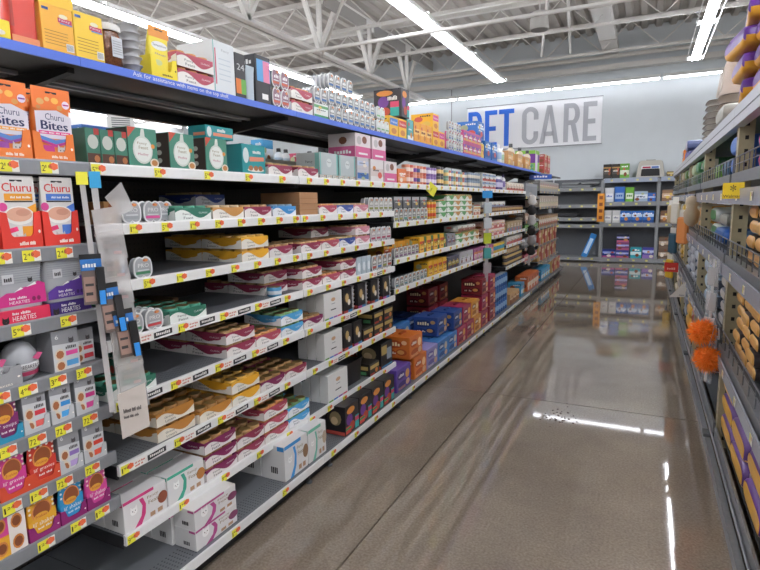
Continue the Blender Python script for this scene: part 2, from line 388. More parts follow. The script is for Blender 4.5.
# price tags (front faces local -y); shared meshes
def tag_mesh(price, wd=.056, ht=.034, cent=True):
    mb = MB().rect(-wd/2, wd/2, -ht/2, ht/2, 0, PAPER).rect(-wd/2, wd*.12, -ht/2, ht/2, -.0004, YTAG)
    z = ht*.5
    mb.poly([(wd*.08+wd*.24*(1+.18*(i % 2))*math.cos(i*pi/6)+wd*.14, z*.25+ht*.3*(1+.18*(i % 2))*math.sin(i*pi/6)) for i in range(12)], -.0008, OTAG)
    a, c = price
    mb.text(a, -wd*.44, -wd*.44+(.0045 if a == '1' else .0095*len(a)), -ht*.32, ht*.22, -.0008, BLACK)
    mb.text(c, -wd*.44+(.008 if a == '1' else .011*len(a)), wd*.10, -ht*.02, ht*.22, -.0008, BLACK)
    return mb.mesh('price_tag')
TAGS = {p: tag_mesh(p) for p in (('2', '18'), ('2', '48'), ('5', '98'), ('4', '98'), ('3', '72'), ('72', '\u00a2'), ('1', '24'), ('9', '08'), ('7', '96'), ('5', '96'), ('1', '98'))}
tl = list(TAGS.values())
smalltag = MB().rect(-.03, .03, -.015, .015, 0, PAPER).text('New low price', -.026, .02, .002, .009, -.0005, M('#c14a3a', .6)).text('Stock up', -.026, .01, -.01, -.003, -.0005, M('#c14a3a', .6)).mesh('paper_tag')
bartag = MB().poly([(-.045, -.013), (.045, -.008), (.045, .013), (-.045, .009)], 0, M('#2a2a2c', .5)).text('rollback', -.035, .035, -.004, .007, -.0005, PAPER).mesh('black_tag')
rowsB = [1.675, 1.47, 1.265, 1.062, .84, .60, .325]
LOCAL_CACHE = {}
def shelf_meshes(L, col, ch):
    key = (round(L, 3), id(col), ch)
    if key not in LOCAL_CACHE:
        L2 = L-.004
        s = MB().box(-.50, -.012, .002, L2, -.028, -.003, dark_under).box(-.50, -.012, .002, L2, -.003, 0, deck_m)
        s.box(-.5, -.02, .004, .012, -.055, -.028, dark_under).box(-.5, -.02, L2-.01, L2-.002, -.055, -.028, dark_under)
        c = MB().prism([(-.014, .004), (-.002, .004), (0, -.002), (-.004+.004, -ch), (-.012, -ch-.002), (-.014, -ch)], .002, L2, col)
        LOCAL_CACHE[key] = (s.mesh('shelf'), c.mesh('price_channel'))
    return LOCAL_CACHE[key]
def add_shelf(bay, L, z, col, ch, tags, y_off=0, bars=False, mat=None):
    sm, cm = shelf_meshes(L, col, ch)
    s = obj('shelf', sm, bay, (0, y_off, z)); obj('price_channel', cm, s)
    for i, t in enumerate(tags):
        y, me = t
        obj('price_tag', me, s, (.0015, y, -ch*.5), pi/2)
        if bars and i < len(tags)-1:
            gap = tags[i+1][0]-y
            if gap > .2:
                obj('paper_tag', smalltag, s, (.0012, y+.058, -ch*.5), pi/2)
                obj('black_tag', bartag, s, (.0014, y+.135, -ch*.5), pi/2)
    return s
def bay(y0, L, label, rows, col=chan_w, ch=.036, base=True, top=True, bars=(), tagset=None, top_col=None, ptop=1.70, ntag=5):
    e = obj('gondola_bay', None, loc=(XF, y0, 0), category='shelving'); e['label'] = label
    obj('back_panel', MB().box(-.53, -.51, 0.0005, L-.0005, .1, ptop, peg), e)
    obj('upright', MB().box(-.64, -.59, 0, .05, 0, 1.99, BLACKPAINT), e)
    for i, z in enumerate(rows):
        n = ntag; st = random.uniform(.03, .1)
        tg = tagset[i] if tagset else [(st+k*(L-.08)/n+random.uniform(-.012, .012), random.choice(tl)) for k in range(n)]
        add_shelf(e, L, z, col, ch, tg, bars=i in bars)
    if base:
        b_ = obj('base_deck', MB().box(-.5, .088, .002, L-.002, .075, .112, dark_under).box(-.5, .088, .002, L-.002, .112, .115, deck_b), e)
        obj('price_channel', MB().box(.088, .098, .002, L-.002, .078, .118, col), b_)
        obj('kick_plate', MB().box(.03, .04, .0, L, 0, .075, BLACK), b_)
        for yk in (.12, L-.1): obj('levelling_foot', MB().lathe([(.018, 0), (.018, .01), (.007, .014), (.007, .075)], .055, yk, M('#4a4b4d', .5), 8), b_)
        for k in range(max(2, ntag-2)): obj('price_tag', random.choice(tl), b_, (.0995, .1+k*(L-.1)/max(2, ntag-2), .098), pi/2)
    if top:
        t_ = obj('top_shelf', MB().box(-.555, -.01, 0, L, 1.995, 2.01, BLACKPAINT).box(-.555, -.53, 0, L, 1.95, 1.995, BLACKPAINT).box(-.05, -.01, 0, L, 1.985, 2.0, BLACKPAINT), e)
        obj('front_strip', MB().box(-.01, 0, .001, L-.001, 1.984, 2.0118, top_col or M('#4d6fd0', .4)), t_)
        for xr in (-.30, -.36): obj('stiffening_rail', MB().box(xr, xr+.02, .06, L-.03, 1.982, 1.995, M('#8a8c90', .4)), t_)
        obj('bracket', MB().add([(-.59,.008,1.995),(-.08,.008,1.995),(-.08,.008,1.975),(-.45,.008,1.93),(-.59,.008,1.86),(-.59,.034,1.995),(-.08,.034,1.995),(-.08,.034,1.975),(-.45,.034,1.93),(-.59,.034,1.86)], [(0,1,2,3,4),(9,8,7,6,5),(0,5,6,1),(1,6,7,2),(2,7,8,3),(3,8,9,4),(4,9,5,0)], BLACKPAINT), t_)
    return e
def tagrow(items): return [(y, TAGS[p]) for y, p in items]
W = 1.22
tA = [tagrow([(.98-.02, ('2', '18')), (1.10-.02, ('2', '18'))]), tagrow([(.93-.02, ('2', '48')), (1.015-.02, ('2', '48')), (1.12-.02, ('2', '48'))]),
      tagrow([(.96-.02, ('5', '98')), (1.11-.02, ('5', '98'))]), tagrow([(.88-.02, ('4', '98')), (.96-.02, ('4', '98')), (1.055-.02, ('3', '72')), (1.145-.02, ('3', '72'))]),
      tagrow([(.88-.02, ('1', '24')), (.97-.02, ('72', '\u00a2')), (1.055-.02, ('72', '\u00a2')), (1.15-.02, ('72', '\u00a2'))]),
      tagrow([(.875-.02, ('1', '24')), (.955-.02, ('1', '24')), (1.04-.02, ('72', '\u00a2')), (1.14-.02, ('72', '\u00a2'))]),
      tagrow([(.96-.02, ('1', '24')), (1.07-.02, ('1', '24')), (1.16-.02, ('1', '24'))])]
rowsA = [1.675, 1.41, 1.19, 1.005, .84, .665, .495]
bay(.02, W, 'nearest gondola bay with grey price channels at the left edge', rowsA, chan_g, .042, tagset=tA)
def tB(n, st, stp, prices): return [(st+k*stp, TAGS[prices[k % len(prices)]]) for k in range(n)]
P1, P2, P3 = ('1', '98'), ('7', '96'), ('5', '96')
gb = bay(1.24, W, 'second gondola bay with white channels beside the hanging clear strips', rowsB, bars=(2, 3, 4, 5), tagset=[
    tB(5, .03, .26, [P3]), tB(8, .16, .145, [P1, P3]), tB(7, .2, .16, [P3, P1]), tB(5, .11, .24, [P2, P1]), tB(5, .04, .25, [P1]), tB(5, .035, .25, [P1]), tB(5, .035, .25, [('9', '08'), P1])])
bay(2.46, W, 'third gondola bay with white cartons and black cartons on lower shelves', rowsB, bars=(3, 4, 5), ntag=6)
bay(3.68, W, 'fourth gondola bay stacked with orange and blue boxes at its base', [1.675, 1.385, 1.11, .885], ntag=6)
bay(4.90, W, 'fifth gondola bay with magenta boxes stacked at its base', [1.675, 1.385, 1.11, .885], ntag=6)
bay(6.12, W, 'sixth gondola bay beside the far hanging strip', [1.675, 1.395, 1.11, .885], ntag=5)
grey_sh = M('#77797b', .45)
bay(7.34, W, 'seventh gondola bay of short white shelves past the far strip', [1.675, 1.395, 1.11, .94, .645], ntag=4)
bay(8.56, W, 'eighth gondola bay with grey shelves at the end of the blue strip', [1.60, 1.22, 1.06, .80, .58], col=grey_sh, ntag=3)
bay(9.78, W, 'ninth gondola bay with grey shelves beyond the blue strip', [1.70, 1.42, 1.06, .75, .45], col=grey_sh, top_col=grey_sh, ntag=3)
bay(11.0, W, 'farthest gondola bay on the left holding red and brown bags', [1.70, 1.42, 1.06, .75, .45], col=grey_sh, top_col=grey_sh, ntag=3)
# lettering on the blue strip
t_ = [o for o in gb.children if o.name.startswith('top_shelf')][0]
obj('lettering', MB().text('Ask for assistance with items on the top shelf.', 0, .50, 0, .020, 0, WHITE), t_, (.002, .2, 1.988), pi/2)
t9 = obj('aisle_flag', MB().box(-.19, .19, -.01, 0, -.06, .02, M('#2b57b8', .4)), loc=(XF+.03, 9.62, 1.95), rz=.5, category='sign'); t9['label'] = 'small blue flag sign at the far end of the blue strip'
obj('flag_print', MB().text('Value', -.12, .12, -.03, 0, -.0115, WHITE), t9)

# far side of the gondola seen through the gap: cream shelf with bottles
e = obj('rear_shelf', MB().box(-2.82, -2.33, 1.0, 7.0, 1.76, 1.78, M('#cfc8b6', .6)), category='shelving'); e['label'] = 'cream shelf on the far side, seen through the gap above first shelf'
obj('shelf_lip', MB().box(-2.33, -2.31, 2.9, 4.6, 1.76, 1.84, M('#b9b3a3', .6)), e)
obj('post', MB().box(-2.6, -2.56, 3.9, 3.95, 0, 1.76, M('#b9b3a3', .6)), e)
obj('post', MB().box(-2.6, -2.56, 1.1, 1.15, 0, 1.76, M('#b9b3a3', .6)), e)

# ================================================================== PRODUCT KINDS
def wave(x0, x1, z0, z1, ph=0, n=14, k=1.0):
    """white wavy lower field: list of outline points"""
    t = [(x0, z0), (x1, z0)]
    for i in range(n+1):
        u = 1-i/n; x = x0+(x1-x0)*u
        t.append((x, z0+(z1-z0)*(.62+.38*math.sin(2*pi*k*u+ph))))
    return t
CANCACHE = {}
def can_mesh(side, lid, r=.031, h=.058):
    key = (id(side), id(lid), r, h)
    if key not in CANCACHE:
        mb = MB().lathe([(r*.94, 0), (r, .003), (r, h-.003), (r*.95, h)], 0, 0, side, 10)
        mb.lathe([(r*.9, h), (r*.86, h+.0008)], 0, 0, lid, 10)
        CANCACHE[key] = mb.mesh('can')
    return CANCACHE[key]
TR = {}
def tray(c1, c2, canc, word=('Fancy', 'Feast'), w=.20, d=.24, h=.052, full=True, band='CLASSIC', bandc=None, lid=None):
    key = (c1, c2, canc, word, w, d, full, band)
    if key in TR: return TR[key]
    a = M(c1, .5); wt = M(c2, .5); t = .003
    b = MB().box(-w/2, w/2, 0, d, 0, t, a)
    b.box(-w/2, w/2, 0, t, t, h, a).box(-w/2, w/2, d-t, d, t, h, a).box(-w/2, -w/2+t, t, d-t, t, h, a).box(w/2-t, w/2, t, d-t, t, h, a)
    p = MB().poly(wave(-w/2, w/2, 0, h*.86, .4), -.0006, wt)
    p.text(word[0], -w*.30, -w*.06, h*.40, h*.62, -.0012, INK)
    if word[1]: p.text(word[1], -w*.28, -w*.02, h*.14, h*.34, -.0012, INK)
    dk_ = M(bandc or c1, .5)
    p.disc(w*.27, h*.62, w*.17, h*.26, -.0011, dk_)
    if band: p.text(band, w*.14, w*.40, h*.55, h*.68, -.0016, wt)
    q = [( -w/2-.0006, y, z) for y, z in wave(d, 0, 0, h*.86, 1.2)]
    p.add(q, [tuple(range(len(q)))], wt)
    p.textside(word[0], d*.56, d*.84, h*.40, h*.62, -w/2-.0012, INK)
    if word[1]: p.textside(word[1], d*.58, d*.86, h*.14, h*.34, -w/2-.0012, INK)
    qq = [(-w/2-.0011, d*.28+d*.17*math.cos(2*pi*i/14), h*.6+h*.26*math.sin(2*pi*i/14)) for i in range(14)]; p.add(qq, [tuple(range(14))], dk_)
    if band: p.textside(band, d*.16, d*.40, h*.53, h*.66, -w/2-.0016, wt)
    me = can_mesh(M(canc, .4), lid or GOLDLID)
    parts = [('print', p, (0, 0, 0))]
    nx, ny = 3, (3 if full else 1)
    for j in range(ny):
        for i in range(nx):
            parts.append(('can', me, ((i-1)*(w-.01)/3, .036+j*.076, t+.0005)))
    if not full:
        for j in range(1, 3): parts.append(('can', me, (-(w-.01)/3, .036+j*.076, t+.0005)))
    TR[key] = T('can_tray', 'can tray', b, parts, (w, d, h)); return TR[key]
LAYER = .0632
def carton(w, d, h, base, prints=None, sideprints=None, name='carton', cat='carton', bev=.0015):
    b = MB().bbox(-w/2, w/2, 0, d, 0, h, M(base, .42), bev)
    p = MB()
    if prints: prints(p, w, h)
    if sideprints: sideprints(p, w, d, h)
    return T(name, cat, b, [('print', p, (0, 0, 0))] if p.v else [], (w, d, h))
def pouch(w, h, d, base, prints=None, name='treat_pouch', cat='pouch', hole=True, topc=None):
    """stand-up pouch: gusseted bottom, flat crimped top"""
    mt = M(base, .3); rings = []; n = 20
    for f, dd, ww in ((0, .8, .96), (.06, 1, .99), (.35, .95, 1), (.65, .6, .99), (.86, .25, .98), (.93, .05, 1), (1, .04, 1)):
        r = []
        for i in range(n):
            a = 2*pi*i/n; ca, sa = math.cos(a), math.sin(a)
            x = ww*w/2*math.copysign(abs(ca)**.35, ca); y = d/2+dd*d/2*math.copysign(abs(sa)**.8, sa)
            r.append((x, y if y > .0 else 0, f*h))
        rings.append(r)
    # lean so that the face is planar: shift each ring to y=0 front
    rings = [[(x, y-min(q[1] for q in r), z) for x, y, z in r] for r in rings]
    b = MB().loft(rings, mt)
    p = MB()
    if topc: p.rect(-w/2, w/2, h*.72, h, -.0006, M(topc, .35))
    if prints: prints(p, w, h)
    if hole: p.poly([(-.018, h*.92), (-.006, h*.92), (0, h*.935), (.006, h*.92), (.018, h*.92), (.018, h*.945), (-.018, h*.945)], -.0014, BLACK)
    return T(name, cat, b, [('print', p, (0, 0, 0))], (w, d, h))
def display_tray(w, h, d, col, txt=None, cut=True, txtc='#f4ece0', low=.33):
    """open-front cardboard display tray with a U-shaped cut in its face"""
    a = M(col, .5); t = .003
    b = MB().box(-w/2, w/2, 0, d, 0, t, a).box(-w/2, -w/2+t, t, d, t, h, a).box(w/2-t, w/2, t, d, t, h, a).box(-w/2+t, w/2-t, d-t, d, t, h, a)
    s = w*.22; pts = [(-w/2, t), (w/2, t), (w/2, h), (w/2-s*.75, h*.96)]
    for i in range(7):
        an = -pi/2*i/6; pts.append((w/2-s-.012+.012*math.cos(an), h*low+.014+.014*math.sin(an)))
    for i in range(7):
        an = -pi/2-pi/2*i/6; pts.append((-w/2+s+.012+.012*math.cos(an), h*low+.014+.014*math.sin(an)))
    pts += [(-w/2+s*.75, h*.96), (-w/2, h)]
    b.prism(pts, 0, t, a)
    p = MB()
    if txt: p.text(txt, -w*.1, w*.3, h*.1, h*.2, -.0008, M(txtc, .5))
    p.disc(w*.43, h*.45, w*.03, h*.05, -.0008, M(txtc, .5), 8)
    return T('display_tray', 'tray', b, [('print', p, (0, 0, 0))], (w, d, h))
def cup_pack(band, w=.085, h=.082, d=.03, word='PRO', face='#a9acae'):
    """twin plastic cups joined side by side, foil lids facing the aisle"""
    out = []
    for i in range(40):
        a = 2*pi*i/40; c, s_ = math.cos(a), math.sin(a)
        rx = w/2*(1-.05*s_); x = rx*math.copysign(abs(c)**.62, c); z = h/2+h/2*math.copysign(abs(s_)**.72, s_)
        notch = math.exp(-(x/(w*.07))**2)*h*.09
        z += -notch if s_ > 0 else notch
        out.append((x, z))
    inn = [(x*.86, h/2+(z-h/2)*.88) for x, z in out]
    rim = M('#e2e3e2', .3); fc = M(face, .32, .25)
    b = MB().prism(out, 0, .004, rim); b.prism(inn, .004, d, M('#b4b7ba', .35, alpha=.85))
    p = MB().poly(inn, -.0006, fc)
    p.text(word, -w*.27, w*.30, h*.5, h*.68, -.0013, WHITE)
    p.rect(-w*.40, w*.36, h*.2, h*.32, -.0012, M(band, .4)); p.rect(-w*.3, w*.3, h*.35, h*.4, -.0012, M('#d8d9da', .5))
    p.disc(w*.14, h*.82, w*.14, h*.07, -.0012, M('#d98a4f', .5), 10); p.disc(w*.06, h*.82, w*.05, h*.04, -.0016, M('#b5562d', .5), 8)
    return T('cup_pack', 'cup pack', b, [('lid_film', p, (0, 0, 0))], (w, d, h))
def bottle(h, r, col, cap, lab=None):
    b = MB().lathe([(r*.9, 0), (r, .006), (r, h*.68), (r*.8, h*.76), (r*.4, h*.82), (r*.4, h*.84)], 0, r, M(col, .35), 14)
    c = MB().lathe([(r*.55, h*.84), (r*.55, h*.99), (r*.5, h)], 0, r, M(cap, .35), 12)
    parts = [('cap', c, (0, 0, 0))]
    if lab: parts.append(('label_band', MB().lathe([(r*1.01, h*.2), (r*1.01, h*.58)], 0, r, M(lab, .5), 14), (0, 0, 0)))
    return T('bottle', 'bottle', b, parts, (2*r, 2*r, h))
def stripes(cols):
    def f(p, w, h):
        z = 0
        for c, fr in cols:
            if c: p.rect(-w/2*.98, w/2*.98, z*h, (z+fr)*h, -.0006, M(c, .45))
            z += fr
    return f

def L(t, desc, shelf, y0, z, inset=.015, base=False, tilt=0, face=XF):
    """stand a product on the left gondola with its near edge at y0"""
    x = (XF+.098 if base else face)-inset
    if y0 < 1.24: bayn = 'nearest left bay'
    else: bayn = ['second', 'third', 'fourth', 'fifth', 'sixth', 'seventh', 'eighth', 'ninth', 'tenth'][min(8, int((y0-1.24)/1.22+1e-6))]+' left bay'
    return put(t, desc, '%s, %s' % (shelf, bayn), (x, y0+t.w/2, z+.0005), pi/2+tilt)
SH = {'top': 'top ledge', 1: 'first shelf', 2: 'second shelf', 3: 'third shelf', 4: 'fourth shelf', 5: 'fifth shelf', 6: 'sixth shelf', 7: 'seventh shelf', 0: 'base deck'}

# ================================================================== NEAREST BAY PRODUCTS
def pr_bites(ribbon, accent):
    def f(p, w, h):
        O = M('#e8762c', .35); p.rect(-w/2, w/2, h*.70, h, -.0006, O)
        for i, (x, z, r, c) in enumerate(((-.3, .80, .10, '#d9a45e'), (-.12, .84, .07, '#e2b06a'), (.08, .83, .10, '#f0b24a'), (.2, .74, .08, '#d8964c'), (-.36, .72, .06, '#c98746'))):
            p.disc(x*w, z*h, r*w, r*w*.8, -.001-.0002*i, M(c, .5), 9)
        p.poly([(-w*.47, h*.30), (w*.47, h*.30), (w*.47, h*.62), (w*.1, h*.70), (-w*.47, h*.66)], -.0022, M('#d9d3dc', .4))
        p.text('Churu', -w*.22, w*.27, h*.555, h*.645, -.003, M('#33385e', .5)); p.text('Bites', -w*.34, w*.36, h*.42, h*.54, -.003, M('#262b58', .5))
        for dx in (-.0012, .0012): p.text('Bites', -w*.34+dx, w*.36+dx, h*.42, h*.54, -.0028, M('#262b58', .5))
        p.rect(-w*.42, w*.42, h*.355, h*.40, -.003, M(ribbon, .4)); p.text('grain free cat treats', -w*.38, w*.38, h*.368, h*.388, -.0035, WHITE)
        p.poly([(-w*.45, h*.34), (0, h*.28), (w*.45, h*.33), (w*.45, h*.30), (0, h*.22), (-w*.45, h*.29)], -.0032, M('#4f79b8', .4))
        p.poly([(-w*.45, h*.29), (0, h*.22), (w*.45, h*.30), (w*.45, h*.27), (0, h*.18), (-w*.45, h*.26)], -.0034, M(accent, .4))
        p.disc(w*.36, h*.79, w*.10, w*.10, -.0025, M('#e6d6e6', .4), 12); p.rect(w*.28, w*.44, h*.78, h*.80, -.003, M(accent, .4))
        p.rect(-w*.34, -w*.05, h*.03, h*.2, -.003, M(accent, .4)); cat(p, w*.14, h*.08, w*.19, '#cfc9c6', -.004)
    return f
def cat(p, x, z, s, col, y):
    """printed cat face"""
    c = M(col, .5)
    p.disc(x, z+s*.45, s*.62, s*.55, y, c, 14); p.poly([(x-s*.6, z+s*.6), (x-s*.2, z+s*.9), (x-s*.5, z+s*1.3)], y, c); p.poly([(x+s*.6, z+s*.6), (x+s*.5, z+s*1.3), (x+s*.2, z+s*.9)], y, c)
    for k in (-1, 1): p.disc(x+k*s*.24, z+s*.55, s*.09, s*.09, y-.0006, INK, 8)
    p.disc(x, z+s*.32, s*.08, s*.05, y-.0006, M('#b06a6a', .5), 6)
w_ = .13
ot = display_tray(w_, .088, .15, '#e2782f', 'treats for cats')
for nm, y0, rib, ac in (('orange', .925, '#e9a24b', '#8c3f8f'), ('pink', 1.062, '#d9458b', '#b8307f')):
    L(ot, 'orange cut-out tray holding the %s-banded pouch' % nm, SH[1], y0, 1.675, .004)
    pk = pouch(.122, .218, .05, '#e07a34', pr_bites(rib, ac))
    L(pk, 'orange bite treat pouch with %s band' % nm, SH[1], y0+.012, 1.679, .011)
    L(pk, 'rear orange bite treat pouch with %s band' % nm, SH[1], y0-.012, 1.679, .075)
def pr_churu(bandc):
    def f(p, w, h):
        p.rect(-w/2, w/2, .01, h*.98, -.0006, M('#d9d6d2', .35))
        p.text('Churu', -w*.40, w*.40, h*.78, h*.90, -.0014, M('#d23b3b', .5)); p.text('Churu', -w*.39, w*.41, h*.78, h*.90, -.0013, M('#d23b3b', .5))
        p.rect(-w*.36, w*.42, h*.66, h*.755, -.0014, M(bandc, .45)); p.rect(-w*.36, w*.42, h*.635, h*.655, -.0014, INK); p.text('tuna with chicken', -w*.2, w*.36, h*.69, h*.72, -.002, WHITE)
        p.disc(0, h*.45, w*.42, h*.13, -.0014, M('#efece6', .4)); p.disc(0, h*.465, w*.36, h*.10, -.002, M('#d9a58c', .6)); p.disc(w*.1, h*.49, w*.2, h*.05, -.0026, M('#c99079', .6))
        p.disc(-w*.42, h*.57, w*.12, h*.06, -.0012, M('#d2468e', .5)); p.poly([(w*.2, h*.55), (w*.5, h*.62), (w*.5, h*.4), (w*.3, h*.45)], -.0012, M(bandc, .5))
        p.poly([(-w*.42, h*.26), (-w*.1, h*.30), (-w*.06, h*.24), (-w*.36, h*.2)], -.002, M('#d9336c', .5)); p.rect(w*.05, w*.45, h*.02, h*.3, -.0014, M(bandc, .5)); cat(p, -w*.02, h*.04, w*.26, '#bdb9b4', -.002)
    return f
rt_ = display_tray(.118, .112, .14, '#d8382b', 'lickable treat')
for nm, y0, c in (('orange', .94, '#e39a2a'), ('blue', 1.064, '#4a78c9')):
    L(rt_, 'red cut-out tray under the %s-banded pouch' % nm, SH[2], y0, 1.41, .004)
    pk = pouch(.105, .212, .04, '#cfccc8', pr_churu(c)); L(pk, 'white lickable pouch with %s band' % nm, SH[2], y0+.006, 1.414, .01); L(pk, 'rear white lickable pouch with %s band' % nm, SH[2], y0-.012, 1.414, .07)
L(rt_, 'red cut-out tray cropped by the left edge', SH[2], .80, 1.41, .004)
def pr_hearties(c, dk2):
    def f(p, w, h):
        for i in range(9): p.rect(-w*.48, w*.48, h*(.50+.045*i), h*(.51+.045*i), -.0006, M('#8d9094', .4))
        for a in ((-.5, .0, .24), (-.2, .1, .40), (.05, .2, .5), (.2, .5, .5)): pass
        p.poly([(-w*.5, .01), (w*.5, .01), (w*.5, h*.44), (w*.36, h*.50), (w*.2, h*.42), (w*.02, h*.40), (-w*.12, h*.32), (-w*.28, h*.33), (-w*.5, h*.22)], -.0012, M(c, .4))
        p.poly([(-w*.14, h*.33), (w*.0, h*.41), (w*.05, h*.38)], -.0018, WHITE); p.poly([(w*.1, h*.40), (w*.3, h*.49), (w*.32, h*.44)], -.0018, WHITE)
        p.rect(-w*.34, -w*.12, h*.5, h*.68, -.0016, M('#c9cacb', .4)); p.text('vibe', -w*.31, -w*.15, h*.54, h*.64, -.0022, INK); cat(p, w*.2, h*.5, w*.08, '#2b2a2b', -.0018)
        p.text('HEARTIES', -w*.25, w*.15, h*.10, h*.16, -.002, WHITE); p.text('wild salmon', -w*.25, w*.1, h*.19, h*.24, -.002, WHITE)
        for x in (.24, .34): p.disc(w*x, h*.16, w*.04, w*.05, -.002, M(dk2, .4), 8)
    return f
def pr_low(c, w_txt): 
    def f(p, w, h): p.text('HEARTIES', -w*.25, w*.2, h*.2, h*.55, -.0008, WHITE); p.text('wild salmon', -w*.25, w*.1, h*.65, h*.85, -.0008, WHITE); cat(p, -w*.38, h*.1, h*.4, '#222022', -.0008)
    return f
for nm, y0, w2, c, dk2, tc_ in (('pink', .905, .148, '#c6317f', '#7b1d50', '#d42f52'), ('purple', 1.06, .135, '#5d3a94', '#3a2264', '#3c2670')):
    tt = carton(w2+.006, .13, .042, tc_, pr_low(tc_, 1), name='display_tray', cat='tray'); L(tt, '%s low tray under the mountain-print pouch' % nm, SH[3], y0-.002, 1.19, .003)
    pk = pouch(w2, .155, .07, '#a7a9ac', pr_hearties(c, dk2)); L(pk, 'silver pouch with %s mountain print' % nm, SH[3], y0, 1.2325, .012)
tt = carton(.08, .13, .06, '#d99b2f', None, name='display_tray', cat='tray'); L(tt, 'mustard low tray cropped by the left edge', SH[3], .80, 1.19, .003)
# fourth shelf: grey tray of domes, dome tub, sachet boxes
tt = display_tray(.15, .062, .12, '#97989a', 'BREAKERS', low=.75); L(tt, 'grey tray printed with white word, cropped at left', SH[4], .80, 1.005, .003)
eg = MB().lathe([(.030, 0), (.044, .012), (.052, .045), (.047, .085), (.032, .11), (.012, .121), (.004, .122)], 0, .052, M('#a3a4a7', .3), 20)
ep = MB().lathe([(.0528, .036), (.0531, .046), (.0522, .056)], 0, .052, M('#d7d7d8', .4), 20)
eb_ = MB().lathe([(.049, .018), (.0505, .03)], 0, .052, M('#a23557', .4), 20)
et = MB().text('BREAKERS', -.028, .028, .040, .052, -.002, INK).poly([(.012, .07), (.03, .085), (.044, .08), (.03, .06)], .001, M('#c4517e', .5))
eggs = T('dome_tub', 'tub', eg, [('shrink_band', ep, (0,0,0)), ('stripe', eb_, (0,0,0)), ('print', et, (0,0,0))], (.105, .105, .122))
L(eggs, 'grey egg-shaped treat tub with burgundy stripe', SH[4], .925, 1.005, .01)
L(eggs, 'grey egg-shaped tub in the tray at left edge', SH[4], .82, 1.009, .012)
def pr_sachet(c1, c2, six=True):
    def f(p, w, h):
        p.rect(-w/2, w/2, h*.62, h, -.0005, M('#8f9093', .45)); p.poly([(-w*.5, h*.0), (w*.5, 0), (w*.5, h*.63), (-w*.5, h*.68)], -.0009, M('#c9cbcc', .45))
        if six: p.text('6', -w*.38, -w*.26, h*.8, h*.9, -.0015, WHITE)
        cat(p, w*.22, h*.66, w*.17, '#4b494c', -.0015)
        p.text('Sachet', -w*.02, w*.4, h*.52, h*.6, -.0015, INK)
        p.rect(-w*.02, w*.44, h*.36, h*.47, -.0015, M(c1, .5)); p.rect(-w*.02, w*.44, h*.1, h*.24, -.0015, M(c2, .5))
        for z in (.42, .14):
            p.disc(-w*.25, h*z, w*.2, h*.14, -.0015, M('#d9c9b0', .5), 10); p.disc(-w*.25, h*z, w*.15, h*.1, -.002, M('#a3643d', .6), 8)
    return f
def sachet(c1, c2, w=.082, h=.13, d=.06): return carton(w, d, h, '#8f9094', pr_sachet(c1, c2), name='sachet_box', cat='box')
sb1 = sachet('#d64d96', '#5aa2d6', .088, .135, .08); L(sb1, 'silver sachet box with pink and blue bars', SH[4], 1.055, 1.005, .012)
L(sachet('#cf3c46', '#cf3c46', .075, .115), 'silver sachet box with red bars', SH[4], 1.15, 1.005, .05)
L(carton(.08, .06, .10, '#9fa1a4', None, name='sachet_box', cat='box'), 'plain grey box lying behind the sachet box', SH[4], 1.035, 1.02, .12)
ct = lambda w: display_tray(w, .05, .10, '#bdbfc1', None, low=.3)
for y0, nm, c1, c2, w2 in ((.938, 'red', '#cf3c46', '#e0605a', .079), (1.023, 'blue', '#3f8fd0', '#4aa0dc', .077), (1.108, 'magenta', '#c22f7c', '#d64d96', .082)):
    L(ct(w2), 'open grey tray holding %s-barred sachet box' % nm, SH[5], y0, .84, .003); L(sachet(c1, c2, w2-.008, .14), 'tall silver sachet box with %s bars' % nm, SH[5], y0+.003, .8435, .008)
for y0, nm, c1, c2, w2 in ((1.033, 'violet', '#8d6fb8', '#b39ad0', .08), (1.118, 'orange-red', '#d2402f', '#e0553a', .085)):
    L(ct(w2), 'open grey tray holding %s-barred sachet box' % nm, SH[6], y0, .665, .003); L(sachet(c1, c2, w2-.008, .14), 'tall silver sachet box with %s bars' % nm, SH[6], y0+.003, .6685, .008)
def pr_gravy(c, word, dotc='#e6dcd0'):
    def f(p, w, h):
        for i in range(5):
            for j in range(3): p.disc(-w*.42+w*.21*i, h*(.66+.12*j), w*.05, w*.05, -.0006, M(dotc, .5), 6)
        p.disc(0, h*.62, w*.36, h*.27, -.0012, M('#d9894a', .5), 18); p.disc(0, h*.64, w*.31, h*.22, -.0018, M('#8a4a28', .5), 16)
        p.poly([(-w*.5, 0), (w*.5, 0), (w*.5, h*.62), (w*.2, h*.5), (0, h*.54), (-w*.5, h*.44)], -.0022, M(c, .4))
        p.disc(-w*.05, h*.52, w*.26, h*.09, -.0026, M('#e0a43a', .5), 14); p.text('Friskies', -w*.24, w*.16, h*.49, h*.56, -.003, M('#b33a2a', .5))
        p.text(word, -w*.36, w*.4, h*.3, h*.41, -.003, WHITE); p.text('with tuna', -w*.2, w*.3, h*.2, h*.25, -.003, WHITE)
    return f
def gravy(c, word, w=.088, h=.135, base=None): return pouch(w, h, .03, base or c, pr_gravy(c, word), hole=False)
def gtray(w, c):
    t = display_tray(w, .05, .10, c, None, low=.4); 
    return t
L(gtray(.09, '#cc4a2c'), 'orange-red tray under pink gravy pouch', SH[6], .848, .665, .003); L(gravy('#c83c8a', "lil' gravies", .08), 'pink gravy pouch', SH[6], .852, .669, .012)
L(gtray(.095, '#cc4a2c'), 'orange-red tray under red gravy pouch', SH[6], .938, .665, .003); L(gravy('#c23a2e', "lil' gravies", .085), 'red gravy pouch', SH[6], .942, .669, .012)
L(gtray(.085, '#5a2c86'), 'purple tray cropped by the left edge', SH[6], .755, .665, .003); L(gravy('#3a3aa0', "lil' shakes", .075), 'indigo pouch cropped by the left edge', SH[6], .759, .669, .012)
